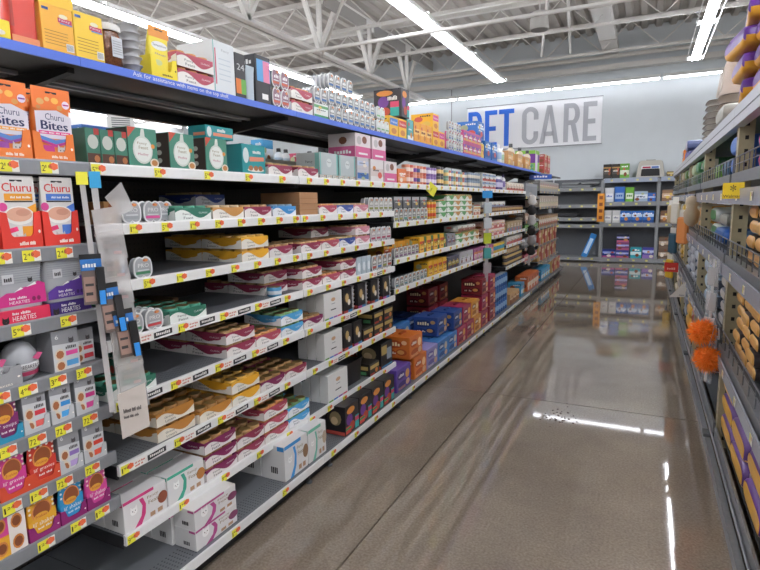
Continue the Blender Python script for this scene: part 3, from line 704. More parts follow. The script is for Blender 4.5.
L(gtray(.085, '#2f8fb0'), 'teal tray cropped by the left edge', SH[5], .85, .84, .003); L(gravy('#7a2a62', "lil' soups", .075), 'plum soup pouch cropped by the left edge', SH[5], .853, .844, .012)
for y0, nm, c, w2 in ((.915, 'yellow', '#e0a62e', .098), (1.018, 'blue', '#2f93c8', .09), (1.112, 'pink', '#cf4a94', .088)):
    L(gtray(w2, '#8a2468'), 'purple tray under %s shake pouch' % nm, SH[7], y0, .495, .003); L(gravy(c, "lil' shakes", w2-.01, .132), '%s shake pouch with brown oval' % nm, SH[7], y0+.005, .499, .012)
def pr_var(p, w, h):
    p.rect(-w/2, w*.02, h*.52, h, -.0006, M('#c9408a', .45)); p.rect(-w/2, w*.02, 0, h*.5, -.0006, M('#dfa530', .45)); p.rect(w*.02, w/2, 0, h, -.0006, M('#e6ddd6', .45))
    for z, x in ((.75, .25), (.25, .25), (.25, -.2), (.78, -.2)): p.disc(w*x, h*z, w*.16, h*.17, -.0012, M('#c9803e', .5), 12); p.disc(w*x, h*z, w*.12, h*.12, -.0018, M('#7f4526', .5), 10)
L(carton(.105, .14, .135, '#e07f30', pr_var), 'orange, pink and yellow variety carton', SH[7], .805, .495, .006)

# ================================================================== TOP LEDGE
ZT = 2.0125
def bx(w, d, h, c, cols=None, word=None, wc='#ffffff', wz=.6, extra=None, name='carton', cat='carton', sidec=None):
    def f(p, W_, H_):
        if cols: stripes(cols)(p, W_, H_)
        if word: p.text(word, -W_*.36, W_*.36, H_*wz, H_*(wz+.14), -.0014, M(wc, .5))
        if extra: extra(p, W_, H_)
        elif w < .4:
            q = random.Random(c+str(w)); cc = ('#c9803e', '#e6dccb', '#7f4526', '#d9b85a', '#a8b48a', '#c95a4a')
            p.disc(W_*q.uniform(-.3, .3), H_*q.uniform(.2, .4), W_*.17, H_*.15, -.0016, M(q.choice(cc), .5), 10); p.disc(W_*q.uniform(-.3, .3), H_*q.uniform(.6, .8), W_*.12, H_*.1, -.0018, M(q.choice(cc), .5), 8)
            p.text('label', -W_*.34, W_*q.uniform(.1, .36), H_*.48, H_*.56, -.002, WHITE if sum(lin(c)[:3]) < 1.2 else INK)
    def g(p, W_, D_, H_):
        if sidec: p.side(.002, D_-.002, .002, H_-.002, -W_/2-.0006, M(sidec, .45))
        if w < .4 and name == 'carton':
            q = random.Random(c+str(h)); cc = ('#c9803e', '#e6dccb', '#7f4526', '#d9b85a', '#a8b48a', '#c95a4a'); x = -W_/2-.001
            for cyy, cz in ((.3, .35), (.65, .65)): p.add([(x, D_*cyy+D_*.2*math.cos(a*pi/5), H_*cz+H_*.17*math.sin(a*pi/5)) for a in range(10)], [tuple(range(10))], M(q.choice(cc), .5))
            p.textside('label', D_*.1, D_*.6, H_*.8, H_*.9, x-.0006, WHITE if sum(lin(c)[:3]) < 1.2 else INK)
    return carton(w, d, h, c, f, g, name, cat)
def pr_ybox(p, w, h):
    p.rect(-w*.45, -w*.25, h*.86, h*.92, -.0008, M('#2f4f8f', .5)); p.rect(w*.02, w*.46, h*.66, h*.76, -.0008, M('#c23a5e', .5)); p.text('Fancy', w*.06, w*.4, h*.68, h*.74, -.0014, WHITE); p.disc(w*.2, h*.8, w*.14, h*.05, -.0008, M('#e9e2c0', .5))
    p.rect(w*.08, w*.46, h*.63, h*.66, -.0012, M('#5f8fc0', .5))
    for i in range(5): p.rect(-w*.42, w*.3, h*(.42-.07*i), h*(.435-.07*i), -.0008, M('#a8751f', .5))
    p.rect(w*.22, w*.46, h*.05, h*.22, -.0012, WHITE)
    for i in range(8): p.rect(w*(.24+.025*i), w*(.25+.025*i), h*.07, h*.20, -.0016, INK)
yb1 = carton(.105, .10, .135, '#eeb03c', pr_ybox); yb2 = carton(.105, .09, .142, '#f0c83a', pr_ybox)
yb0 = bx(.12, .10, .11, '#f0c23a', [('#f0c23a', .3), ('#38a08c', .2), ('#c8356a', .25)])
L(bx(.10, .14, .05, '#ecd52f', None, 'oz', '#5a5020', .3, name='display_tray', cat='tray'), 'yellow open tray at the left edge', SH['top'], .93, ZT, .004)
L(pouch(.088, .21, .06, '#cf3a28', lambda p, w, h: (p.rect(-w*.46, w*.46, 0, h*.09, -.0008, M('#dd8a5a', .5)), p.rect(-w*.46, -w*.35, h*.2, h, -.0006, M('#a82c1e', .4))), hole=False), 'plain red-orange bag', SH['top'], 1.032, ZT, .008)
L(yb1, 'orange-yellow carton with barcode', SH['top'], 1.125, ZT, .006); L(yb0, 'yellow carton with teal stripe, on another carton', SH['top'], 1.118, ZT+.1355, .008)
L(yb2, 'lemon-yellow carton with barcode', SH['top'], 1.233, ZT, .006)
jb = MB().lathe([(.04, 0), (.047, .008), (.047, .10), (.04, .116), (.04, .118)], 0, .05, M('#6b3f24', .25, grain=.35, gs=160), 18)
jl = MB().lathe([(.047, .118), (.048, .121), (.048, .138), (.044, .141)], 0, .05, M('#dddbd6', .4), 18)
jp = MB().rect(-.018, .024, .03, .095, -.0005, M('#c9ccd0', .5))
for i in range(6): jp.rect(-.014, .02, .04+.008*i, .0425+.008*i, -.001, GREYBOX)
L(T('treat_jar', 'jar', jb, [('lid', jl, (0,0,0)), ('label', jp, (0,0,0))], (.096, .1, .141)), 'clear jar of brown treats with white lid', SH['top'], 1.338, ZT, .004)
tubm = MB().lathe([(.026, 0), (.034, .022), (.038, .0225), (.038, .0265)], 0, .04, M('#c2c3c6', .35), 14); tub = T('foil_tub', 'tub', tubm, [('foil_lid', MB().lathe([(.037, .0266), (.036, .0272)], 0, .04, M('#d0d2d4', .3, .4), 14), (0,0,0))], (.076, .08, .0275))
for c, (y, i_) in enumerate(((1.44, .0), (1.49, .08))):
    for k in range(6): L(tub, 'silver foil tub in a stack' if not c else 'silver foil tub in the rear stack', SH['top'], y, ZT+.0276*k, .004+i_)
L(pouch(.095, .178, .04, '#e9d43c', lambda p, w, h: (p.rect(-w/2, w/2, h*.78, h, -.0006, M('#e5953a', .4)), p.disc(0, h*.62, w*.4, h*.09, -.0012, WHITE, 16), p.text('Temptations', -w*.34, w*.34, h*.59, h*.65, -.0018, INK), p.text('Mixups', -w*.24, w*.28, h*.42, h*.47, -.0014, M('#6a3a9a', .5)), p.disc(-w*.1, h*.28, w*.2, h*.06, -.0012, M('#c7c98a', .5)))), 'yellow treat pouch with white oval', SH['top'], 1.535, ZT+.004, .012)
L(display_tray(.125, .075, .12, '#ecd52f', 'treats', txtc='#5a4a10', low=.35), 'yellow cut-out tray around the treat pouch', SH['top'], 1.53, ZT, .003)
mar = lambda full=True, c='#8d2f4b', can='#a98a55', band='CLASSIC': tray(c, '#e4dfda', can, full=full, band=band)
red_t = tray('#b04a5c', '#e8e4de', '#c98a52')
for k in range(2): L(red_t, 'red and white can tray', SH['top'], 1.66, ZT+LAYER*k, .006)
def pr_clinic(p, w, h):
    p.rect(-w*.42, -w*.36, h*.15, h*.85, -.0008, M('#cc6a7a', .5)); p.rect(-w*.48, -w*.45, 0, h, -.0008, M('#4aa79a', .5)); p.text('Fancy', -w*.1, w*.25, h*.8, h*.86, -.0008, GREYBOX)
    for i in range(5): p.rect(-w*.25, w*.3, h*(.25+.1*i), h*(.27+.1*i), -.0008, M('#bcc6cc', .5))
L(carton(.135, .2, .21, '#d7dcdd', pr_clinic), 'large pale carton with pink stripe', SH['top'], 1.862, ZT, .006)
L(bx(.068, .18, .19, '#2c2a2d', [(None, .08), ('#e07b33', .34)], '24', '#c8c8c8', .62, lambda p, w, h: p.rect(0, w*.49, h*.08, h*.42, -.0012, M('#6aa84a', .5))), 'dark carton with orange and green panel', SH['top'], 2.002, ZT, .006)
L(pouch(.06, .15, .03, '#a9b6bd', None, hole=False), 'grey foil pouch between dark cartons', SH['top'], 2.073, ZT, .006)
L(bx(.115, .18, .215, '#242226', [(None, .45), ('#5a9fd4', .46)], None, extra=lambda p, w, h: (p.rect(w*.02, w*.44, h*.45, h*.9, -.0012, M('#d67f9c', .5)), p.rect(-w*.5, -w*.4, 0, h, -.0015, BLACK), p.rect(-w*.1, w*.3, h*.08, h*.2, -.001, WHITE))), 'black carton with blue and pink panels', SH['top'], 2.14, ZT, .006)
def oval_cup(band, face='#8f8a86'):
    return cup_pack(band, .072, .086, .03, 'Duo', face)
oc1 = cup_pack('#c0583a', .068, .09, .03, 'Duo', '#8a6a78'); oc2 = cup_pack('#3f6fa8', .066, .088, .026, 'Duo', '#94938f')
for i in range(2):
    for k in range(2): L(oc1, 'oval twin-cup pack with red band', SH['top'], 2.268+.072*i, ZT+.0905*k, .006)
for k in range(2): L(red_t, 'red and white can tray', SH['top'], 2.425, ZT+LAYER*k, .006)
L(bx(.15, .12, .075, '#e4e7e2', [('#3f8f5c', .16), (None, .5), ('#6aa870', .2)]), 'green and white low carton under oval packs', SH['top'], 2.64, ZT, .006)
for i in range(2):
    for dd in range(5): L(oc2, 'oval twin-cup pack with blue band on the green carton', SH['top'], 2.645+.072*i, ZT+.0755, .006+.027*dd)
for i in range(8):
    for k in range(3 if i < 4 else 2):
        for dd in range(1 if (i or k < 2) else 4): L(oc2, 'oval twin-cup pack with blue band', SH['top'], 2.80+.0755*i, ZT+.0885*k, .006+.027*dd)
oc3 = cup_pack('#7fb07a', .066, .085, .03, 'Pate', '#d8dcd6')
for i in range(3):
    for k in range(2 if i < 2 else 1): L(oc3, 'white twin-cup pack with green band', SH['top'], 3.42+.068*i, ZT+.0855*k, .006)
def pr_yel(c):
    return lambda p, w, h: (p.rect(-w*.45, w*.45, h*.55, h*.9, -.0008, M(c, .45)), p.text('Friskies', -w*.35, w*.35, h*.65, h*.78, -.0014, WHITE), p.disc(0, h*.25, w*.3, h*.16, -.001, M('#c9803e', .5)))
yq = [bx(.15, .2, .135, '#e9b634', extra=pr_yel(c)) for c in ('#3f77c0', '#c63a3a', '#c9408a')]
L(yq[0], 'yellow carton with blue panel', SH['top'], 3.63, ZT, .006); L(yq[1], 'yellow carton with red panel', SH['top'], 3.79, ZT, .006)
def pr_big(p, w, h):
    p.disc(-w*.2, h*.5, w*.22, h*.2, -.0008, M('#6a3a8c', .5)); p.disc(-w*.1, h*.8, w*.28, h*.12, -.001, M('#d88a3a', .5)); p.disc(-w*.02, h*.25, w*.2, h*.15, -.001, M('#b0452f', .5)); p.rect(w*.2, w*.48, h*.05, h*.5, -.001, M('#2fa3a0', .5)); p.rect(w*.2, w*.48, h*.3, h*.45, -.0014, M('#d0476a', .5))
def sd_big(p, w, d, h):
    x = -w/2-.0008; p.side(.02, d*.4, h*.05, h*.35, x, M('#2fa3a0', .5)); p.side(.02, d*.4, h*.35, h*.55, x, M('#d0476a', .5))
    p.add([(x, d*.65+d*.2*math.cos(a*pi/6), h*.55+h*.2*math.sin(a*pi/6)) for a in range(12)], [tuple(range(12))], M('#6a3a8c', .5)); p.add([(x, d*.6+d*.3*math.cos(a*pi/6), h*.85+h*.1*math.sin(a*pi/6)) for a in range(12)], [tuple(range(12))], M('#d8893a', .5))
    p.add([(x, d*.6+d*.2*math.cos(a*pi/6), h*.22+h*.15*math.sin(a*pi/6)) for a in range(12)], [tuple(range(12))], M('#b0452f', .5)); p.textside('Variety', d*.15, d*.5, h*.6, h*.75, x-.0006, WHITE)
L(carton(.15, .23, .21, '#2f2b30', pr_big, sd_big), 'big black variety carton on yellow cartons', SH['top'], 3.86, ZT+.1555, .012)
L(bx(.12, .24, .15, '#4f9a9c', [('#d8dfe0', .2)]), 'teal carton right of yellow cartons', SH['top'], 3.955, ZT, .006)
ob = bx(.125, .2, .15, '#e8a23a', [(None, .35), ('#f0c878', .3)], 'Meow', '#a8481c', .45)
for i in range(3): L(ob, 'orange carton', SH['top'], 4.09+.135*i, ZT, .006)
for i in range(2):
    for k in range(2 - i): L(yq[(i+k+1) % 3], 'yellow carton with %s panel' % ['blue', 'red', 'magenta'][(i+k+1) % 3], SH['top'], 4.51+.155*i, ZT+.1355*k, .006)
for i in range(6):
    for k in range(3 if i < 5 else 2): L(oc3 if i % 3 == 2 else oc2, 'oval twin-cup pack with green band' if i % 3 == 2 else 'oval twin-cup pack with blue band', SH['top'], 4.93+.0755*i*.9 if i == 0 else 4.93+.0755*i, ZT+.0885*k, .006)
pkb = bx(.16, .2, .115, '#b8487c', [(None, .12), ('#e09a4a', .18), (None, .3), ('#7a4aa0', .2)], 'Party', '#ffffff', .4)
for i in range(4):
    for k in range(2): L(pkb, 'magenta and orange carton', SH['top'], 5.39+.163*i, ZT+.1155*k, .006)
L(bx(.10, .15, .15, '#e6c34a'), 'plain mustard carton', SH['top'], 6.05, ZT, .006)
blb = bx(.26, .24, .20, '#2d6fb8', [(None, .1), ('#1f4f94', .3), (None, .2), ('#cfe0ee', .12)], 'Pad', '#ffffff', .75)
for i in range(2): L(blb, 'blue pad carton', SH['top'], 6.2+.3*i, ZT, .006)
L(blb, 'blue pad carton laid on the others', SH['top'], 6.05, ZT+.2005, .05)
L(bottle(.22, .05, '#e8e8e4', '#d9d9d9', '#9fb6d0'), 'white bottle with blue label', SH['top'], 6.95, ZT, .01); L(bottle(.19, .045, '#e8e4d8', '#d9d9d9', '#a8c49f'), 'white bottle with green label', SH['top'], 7.10, ZT, .01)
bro = bx(.30, .2, .18, '#b98a58', [(None, .4), ('#d6ae7e', .3)], name='cardboard_box', cat='box')
for i, (y, h_) in enumerate(((7.35, .18), (7.95, .18), (8.5, .18))): L(bro, 'brown cardboard box', SH['top'], y, ZT, .006)
pb = bottle(.30, .05, '#cfc2a8', '#3a3a3c', '#c98f4a')
for y in (7.68, 8.27, 8.85): L(pb, 'tan pump bottle with black cap', SH['top'], y, ZT, .01)
L(bx(.14, .1, .10, '#4fa57c'), 'small green carton', SH['top'], 9.02, ZT, .006)
def pr_gp(p, w, h): p.rect(-w*.48, w*.48, h*.82, h, -.0008, M('#7fb53a', .45)); p.rect(0, w*.48, h*.45, h*.82, -.0008, M('#6a2a86', .45)); p.rect(0, w*.48, 0, h*.45, -.0008, M('#7fb53a', .45)); p.rect(-w*.48, 0, 0, h*.82, -.0008, M('#d9c8de', .45))
def sd_gp(p, w, d, h):
    x = -w/2-.0008; p.side(.005, d-.005, h*.84, h, x, M('#7fb53a', .45)); p.side(.005, d*.45, h*.4, h*.84, x, M('#6a2a86', .45)); p.side(.005, d*.45, 0, h*.4, x, M('#86b84a', .45)); p.side(d*.45, d, 0, h*.84, x, M('#cdb6d4', .45))
    for i in range(5): p.side(d*.5, d*.95, h*(.1+.15*i), h*(.14+.15*i), x-.0005, M('#8a5a9c', .5))
L(carton(.36, .34, .34, '#d9c8de', pr_gp, sd_gp), 'tall green and purple carton', SH['top'], 9.35, ZT, .01)
rc = bx(.24, .22, .17, '#b8a284', [(None, .15), ('#b5393a', .6)], sidec='#a5443f', name='carton')
for i in range(2):
    for k in range(2): L(rc, 'tan carton with red panel', SH['top'], 10.25+.35*i, ZT+.1705*k, .01)

# ================================================================== SECOND AND THIRD BAYS
TRC = {'green': ('#2f6f5a', '#e2e6e0', '#3f8a70'), 'tan': ('#c08a4a', '#e4dfd6', '#c7b08a'), 'maroon': ('#8d2f4b', '#e4dfda', '#b08a5a'), 'blue': ('#3a86c0', '#e6e8ea', '#6f8fa8'), 'dkblue': ('#39509a', '#e0e2e8', '#b09a6a'),
       'yellow': ('#e0a52c', '#e2ddd2', '#c79a3e'), 'pink': ('#c9808f', '#e8dcda', '#c9a07a'), 'red': ('#b04a5c', '#e8e4de', '#c98a52'), 'gold': ('#b57a34', '#e4dccd', '#9a6f3c'), 'wine': ('#7a2050', '#e4dfda', '#a88050'), 'sky': ('#4fa3d6', '#e8eaea', '#79a06a')}
def TY(c, full=True): a = TRC[c]; return tray(a[0], a[1], a[2], full=full, word=('Gravy', 'Lovers') if c in ('tan', 'yellow', 'gold') else ('Fancy', 'Feast'), band='' if c in ('tan', 'yellow', 'gold') else 'CLASSIC')
NM = {'green': 'dark green', 'dkblue': 'navy blue', 'wine': 'wine-purple', 'sky': 'sky blue', 'gold': 'golden-brown'}
def trays(c, row, y0, n=1, layers=1, deep=1, inset=.012, full=True, z0=0):
    z = {1: 1.675, 2: 1.47, 3: 1.265, 4: 1.062, 5: .84, 6: .60, 7: .325}[row]+z0
    for i in range(n):
        for k in range(layers):
            for dd in range(deep):
                L(TY(c, full and k == layers-1 and dd == 0), '%s and white can tray' % NM.get(c, c), SH[row], y0+.206*i, z+LAYER*k, inset+.246*dd)
# -- first shelf
def pr_pot(p, w, h):
    p.disc(-w*.02, h*.44, w*.34, h*.36, -.0008, M('#c9cfc6', .5), 20); p.poly([(-w*.1, h*.75), (w*.08, h*.75), (w*.06, h*.98), (-w*.04, h*.98)], -.0008, M('#c9cfc6', .5))
    p.disc(-w*.02, h*.44, w*.3, h*.31, -.0012, M('#dde0da', .5), 18); p.text('Fancy', -w*.2, w*.12, h*.56, h*.64, -.0016, M('#8a7440', .5)); p.text('Feast', -w*.16, w*.16, h*.46, h*.54, -.0016, M('#8a7440', .5)); p.text('Medley', -w*.2, w*.16, h*.28, h*.36, -.0016, M('#b0506a', .5))
    p.disc(w*.36, h*.12, w*.16, h*.12, -.001, M('#d8cdb8', .5), 12); p.disc(w*.36, h*.12, w*.11, h*.08, -.0014, M('#b5793f', .5), 10); p.disc(w*.33, h*.55, w*.07, h*.06, -.0018, M('#d98a3a', .5), 8); p.poly([(-w*.5, h), (-w*.5, h*.72), (-w*.22, h)], -.001, M('#c0503c', .5))
def sd_pot(p, w, d, h):
    x = -w/2-.0008; p.side(.003, d-.003, .003, h-.003, x, M('#3c2c24', .5))
    for z in (.68, .46, .24):
        p.add([(x-.0006, d*.5+.014*math.cos(a*pi/5), h*z+.010*math.sin(a*pi/5)) for a in range(10)], [tuple(range(10))], M('#c9c3b8', .5))
gb1 = carton(.13, .11, .14, '#3f7f6a', pr_pot, sd_pot)
gs = carton(.052, .10, .118, '#37705c', lambda p, w, h: (p.disc(0, h*.62, w*.38, h*.2, -.0008, M('#b9bdb4', .5)), p.rect(w*.1, w*.48, h*.82, h, -.0008, M('#a8362f', .5)), p.rect(-w*.46, w*.46, 0, h*.3, -.001, M('#4a2c1c', .5)), p.disc(w*.2, h*.15, w*.2, h*.1, -.0014, M('#a8683a', .5))))
for i, y in enumerate((1.241, 1.296, 1.351)): L(gs, 'small dark green medley carton', SH[1], y, 1.675, .012)
for y, nm in ((1.405, 'orange'), (1.595, 'plum'), (1.79, 'lime')): L(gb1, 'green carton with white pot print and brown side', SH[1], y, 1.675, .01)
def pr_teal(p, w, h):
    p.disc(-w*.34, h*.62, w*.12, h*.26, -.0008, M('#cfd8d6', .5)); p.poly([(-w*.2, h*.42), (w*.44, h*.46), (w*.44, h*.6), (-w*.2, h*.58)], -.001, M('#d9866a', .5)); p.text('Delights', -w*.05, w*.3, h*.7, h*.82, -.001, WHITE)
    p.disc(w*.06, h*.14, w*.36, h*.07, -.001, M('#dcd8cc', .5))
    for x in (-.16, .06, .26): p.disc(w*x, h*.2, w*.1, h*.09, -.0014, M('#9a6238', .5), 10)
L(carton(.17, .12, .135, '#1f8a8e', pr_teal), 'teal carton with meatball print', SH[1], 2.02, 1.675, .01)
L(carton(.17, .10, .052, '#1f8a8e', lambda p, w, h: (p.disc(-w*.38, h*.5, w*.08, h*.42, -.0008, M('#cfd8d6', .5)), p.rect(-w*.25, w*.46, h*.2, h*.45, -.0008, M('#d9866a', .5)), p.text('Delights', -w*.1, w*.2, h*.55, h*.85, -.0008, WHITE)), lambda p, w, d, h: (p.side(.005, d*.7, h*.2, h*.45, -w/2-.0008, M('#d9866a', .5)))), 'flat teal carton laid on the green cartons', SH[1], 1.80, 1.8155, .012)
trays('maroon', 1, 2.215, 1); trays('maroon', 1, 2.47, 1)
sv = carton(.20, .16, .125, '#b4bcbc', lambda p, w, h: (p.rect(-w*.5, -w*.43, 0, h, -.0008, M('#7fb8b0', .5)), p.rect(w*.42, w*.5, 0, h, -.0008, M('#7fb8b0', .5)), p.disc(0, h*.55, w*.14, h*.2, -.0008, M('#cfd4d2', .4)), p.text('Fancy', -w*.1, w*.1, h*.52, h*.62, -.0014, INK)), lambda p, w, d, h: (p.side(.004, d*.2, .004, h-.004, -w/2-.0008, M('#7fb8b0', .5)), p.textside('Fancy', d*.3, d*.6, h*.5, h*.65, -w/2-.0008, INK)))
L(sv, 'silver and aqua carton', SH[1], 2.69, 1.675+.0225, .012); L(sv, 'silver and aqua carton', SH[1], 2.91, 1.675+.0225, .012)
for k in range(6): L(bx(.062, .05, .022, '#c2c0b8'), 'small grey pack under silver cartons', SH[1], 2.69+.07*k, 1.675, .012)
def pr_pink(p, w, h): p.rect(-w/2, w/2, 0, h*.45, -.0008, M('#cf5f8f', .45)); p.rect(-w/2, w/2, h*.45, h, -.0006, M('#dcd3d2', .45)); p.disc(w*.1, h*.75, w*.16, h*.16, -.001, M('#7a4a34', .5)); p.disc(-w*.25, h*.7, w*.15, h*.18, -.001, M('#b9b4b2', .5)); p.rect(-w*.3, w*.3, h*.12, h*.2, -.0014, WHITE)
def sd_pink(p, w, d, h):
    x = -w/2-.0008; p.side(.003, d-.003, .003, h*.45, x, M('#cf5f8f', .45)); p.side(.003, d-.003, h*.45, h-.003, x, M('#d8cfce', .45))
    p.add([(x-.0006, d*.45+d*.15*math.cos(a*pi/5), h*.7+h*.16*math.sin(a*pi/5)) for a in range(10)], [tuple(range(10))], M('#7a4a34', .5)); p.textside('Purely', d*.15, d*.8, h*.15, h*.3, x-.0006, WHITE)
pkc = carton(.21, .2, .15, '#dcd3d2', pr_pink, sd_pink)
L(bx(.16, .14, .075, '#c2bfc4', [(None, .2), ('#3f6fb0', .5)]), 'white and blue carton under pink carton', SH[1], 3.14, 1.675, .012); L(bx(.16, .14, .074, '#c4c0c2', [(None, .3), ('#b9c4d6', .4)]), 'grey carton over white and blue carton', SH[1], 3.14, 1.7505, .012)
L(bx(.20, .18, .15, '#dcd8d4', [(None, .25), ('#cfc2bc', .35)]), 'tall white carton under pink carton', SH[1], 3.33, 1.675, .012); L(pkc, 'pink and white carton with tabby print standing low', SH[1], 3.545, 1.675, .012)
L(pkc, 'pink and white carton stacked high', SH[1], 3.12, 1.8255, .012); L(pkc, 'pink and white carton stacked high', SH[1], 3.36, 1.8255, .012)
# -- second shelf
cp_p = cup_pack('#9a9ea0'); cp_m = cup_pack('#cf4f8f'); cp_g = cup_pack('#3f7f5a'); cp_r = cup_pack('#c8464a')
for dd in range(3): L(cp_p, 'clear twin-cup pack with grey band', SH[2], 1.355, 1.47, .012+.034*dd); L(cp_m, 'clear twin-cup pack with pink band', SH[2], 1.45, 1.47, .012+.034*dd)
L(cp_p, 'lone clear twin-cup pack beside green tray', SH[2], 1.54, 1.47, .05)
L(bx(.05, .09, .08, '#8a6238', name='cardboard_box', cat='box'), 'brown card divider beside the twin-cup packs', SH[2], 1.30, 1.47, .03)
trays('green', 2, 1.60); trays('tan', 2, 1.812); trays('maroon', 2, 2.02, 1); trays('blue', 2, 2.235, 1, 1)
trays('dkblue', 2, 1.98, 1, 1, inset=.27, z0=.0); trays('dkblue', 2, 1.98, 1, 1, inset=.27, z0=LAYER)
cbx = carton(.18, .26, .062, '#a87d58', lambda p, w, h: p.rect(-w*.5, w*.5, h*.47, h*.5, -.0006, M('#8d6644', .8)), name='cardboard_box', cat='box')
for k in range(2): L(cbx, 'plain brown cardboard box', SH[2], 2.475, 1.47+.0625*k, .012)
trays('red', 2, 2.665); trays('dkblue', 2, 2.872); trays('pink', 2, 3.08)
cpn = cup_pack('#8a8f3a', .075, .1, .03, 'Duo', '#b5b3ae'); cpk = cup_pack('#b54a6a', .08, .1, .03, 'Duo', '#c2bcc0')
for i in range(5):
    for dd in range(2): L(cpn, 'silver twin-cup pack with olive band', SH[2], 3.29+.077*i, 1.47, .012+.035*dd)
# -- third shelf
L(cp_g, 'clear twin-cup pack with green band', SH[3], 1.385, 1.265, .012)
wt_ = MB().lathe([(.025, 0), (.028, .01), (.028, .085), (.02, .092), (.02, .094), (.026, .0945), (.026, .115), (.024, .118)], 0, .03, M('#c9cdd0', .35), 14)
L(T('white_tub', 'tub', wt_, [('tub_label', MB().lathe([(.0285, .02), (.0285, .05)], 0, .03, M('#5f93b8', .5), 14), (0,0,0))], (.056, .056, .118)), 'pale plastic tub behind the twin-cup pack', SH[3], 1.345, 1.265, .055)
L(bx(.03, .12, .09, '#8a6238', name='cardboard_box', cat='box'), 'brown card divider at the shelf end', SH[3], 1.305, 1.265, .02)
trays('yellow', 3, 1.985, 1, 2, 2)
trays('maroon', 3, 2.215, 1, 1, inset=.03); trays('maroon', 3, 2.47, 1); trays('red', 3, 2.68, 1); trays('dkblue', 3, 2.887); trays('pink', 3, 3.095, 1, 2)
trays('maroon', 3, 2.80, 1, 1, z0=LAYER, inset=.16)
for i in range(4):
    for dd in range(2): L(cpk, 'silver twin-cup pack with rose band', SH[3], 3.31+.083*i, 1.265, .012+.035*dd)
# -- fourth shelf
for dd in range(4): L(cp_g, 'clear twin-cup pack with green band', SH[4], 1.325, 1.062, .012+.034*dd); L(cp_r, 'clear twin-cup pack with red band', SH[4], 1.418 if dd == 0 else 1.418, 1.062, .012+.034*dd)
trays('green', 4, 1.535, 1, 1, 1); trays('green', 4, 1.50, 1, 1, 1, inset=.27)
L(bx(.17, .2, .05, '#6e5238', name='cardboard_box', cat='box'), 'empty brown flat box behind the green tray', SH[4], 1.66, 1.062, .27)
can1 = T('food_can', 'can', MB().lathe([(.036, 0), (.038, .003), (.038, .045), (.036, .048)], 0, .038, M('#4a8fb8', .35), 16), [('lid', MB().lathe([(.035, .048), (.033, .0488)], 0, .038, GOLDLID, 14), (0,0,0)), ('label_band', MB().lathe([(.0384, .012), (.0384, .03)], 0, .038, M('#c8cfd4', .5), 16), (0,0,0))], (.076, .076, .049))
L(can1, 'single blue can in front of the maroon trays', SH[4], 2.225, 1.062, .01)
trays('maroon', 4, 2.25, 1, 1, 2, inset=.10); trays('maroon', 4, 2.25, 1, 1, 1, inset=.10, z0=LAYER)
trays('maroon', 4, 2.47, 1, 2, 1); trays('red', 4, 2.68, 1, 1); trays('maroon', 4, 2.887, 1, 2)
spo = pouch(.065, .12, .03, '#b2c0c8', lambda p, w, h: p.disc(0, h*.45, w*.3, h*.25, -.0008, M('#dfe6ea', .4)), hole=False)
for i in range(3): L(spo, 'pale silver pouch', SH[4], 3.10+.07*i, 1.062, .012)
for i in range(4):
    for k in range(1): L(cup_pack(['#b5453a', '#3f6fa8', '#8a8f3a', '#b5453a'][i], .078, .11, .03, 'Duo', '#8d8a86'), 'grey twin-cup pack with %s band' % ['red', 'blue', 'olive', 'scarlet'][i], SH[4], 3.32+.083*i, 1.062, .012)
# -- fifth shelf
trays('green', 5, 1.245, 1, 1); L(bx(.09, .06, .09, '#3f7f6a', [(None, .2), ('#c9cfc6', .5)]), 'small green carton in the green tray', SH[5], 1.34, .893, .10)
trays('maroon', 5, 1.845, 1, 2, 2); trays('red', 5, 2.055, 1, 1); trays('sky', 5, 2.26, 1, 2, 1)
trays('wine', 5, 2.468, 1, 1)
def pr_white(p, w, h):
    p.disc(0, h*.72, w*.12, h*.07, -.0008, M('#c9a07a', .5)); p.rect(-w*.1, w*.1, h*.55, h*.58, -.0008, GREYBOX); p.rect(-w*.15, w*.15, h*.33, h*.37, -.0008, INK)
    for i, c in enumerate(('#6a9f4a', '#4a7fc0', '#8a4a9f', '#c9405a')): p.rect(w*(-.48+.24*i), w*(-.26+.24*i), h*.0, h*.08, -.0008, M(c, .5))
wc = carton(.21, .06, .165, '#d9d8d4', pr_white); wc2 = carton(.24, .06, .175, '#dcdbd7', pr_white)
for dd in range(4): L(wc, 'flat white carton with coloured base stripe', SH[5], 2.685, .84, .012+.065*dd)
def pr_blk(cc):
    def f(p, w, h):
        p.disc(0, h*.55, w*.36, h*.3, -.0008, M('#3a3634', .5), 12); p.disc(-w*.1, h*.6, w*.2, h*.18, -.0012, M('#c9a86a', .5), 10); p.disc(w*.12, h*.42, w*.16, h*.12, -.0014, M('#d9cfc0', .5), 10); p.rect(-w*.48, w*.48, 0, h*.12, -.001, M(cc, .5)); p.rect(0, w*.48, 0, h*.12, -.0014, M('#3f7fb0', .5))
    return f
def sd_blk(p, w, d, h):
    x = -w/2-.0008; p.add([(x, d*.5+d*.3*math.cos(a*pi/6), h*.58+h*.25*math.sin(a*pi/6)) for a in range(12)], [tuple(range(12))], M('#8a7a5a', .5)); p.add([(x-.0005, d*.55+d*.18*math.cos(a*pi/6), h*.5+h*.14*math.sin(a*pi/6)) for a in range(12)], [tuple(range(12))], M('#c9b08a', .5)); p.side(.003, d-.003, .003, h*.14, x, M('#b5453a', .5))
bk = carton(.11, .12, .165, '#1c1a1c', pr_blk('#b5453a'), sd_blk); bk2 = carton(.11, .12, .165, '#1c1a1c', pr_blk('#b04a8a'), sd_blk)
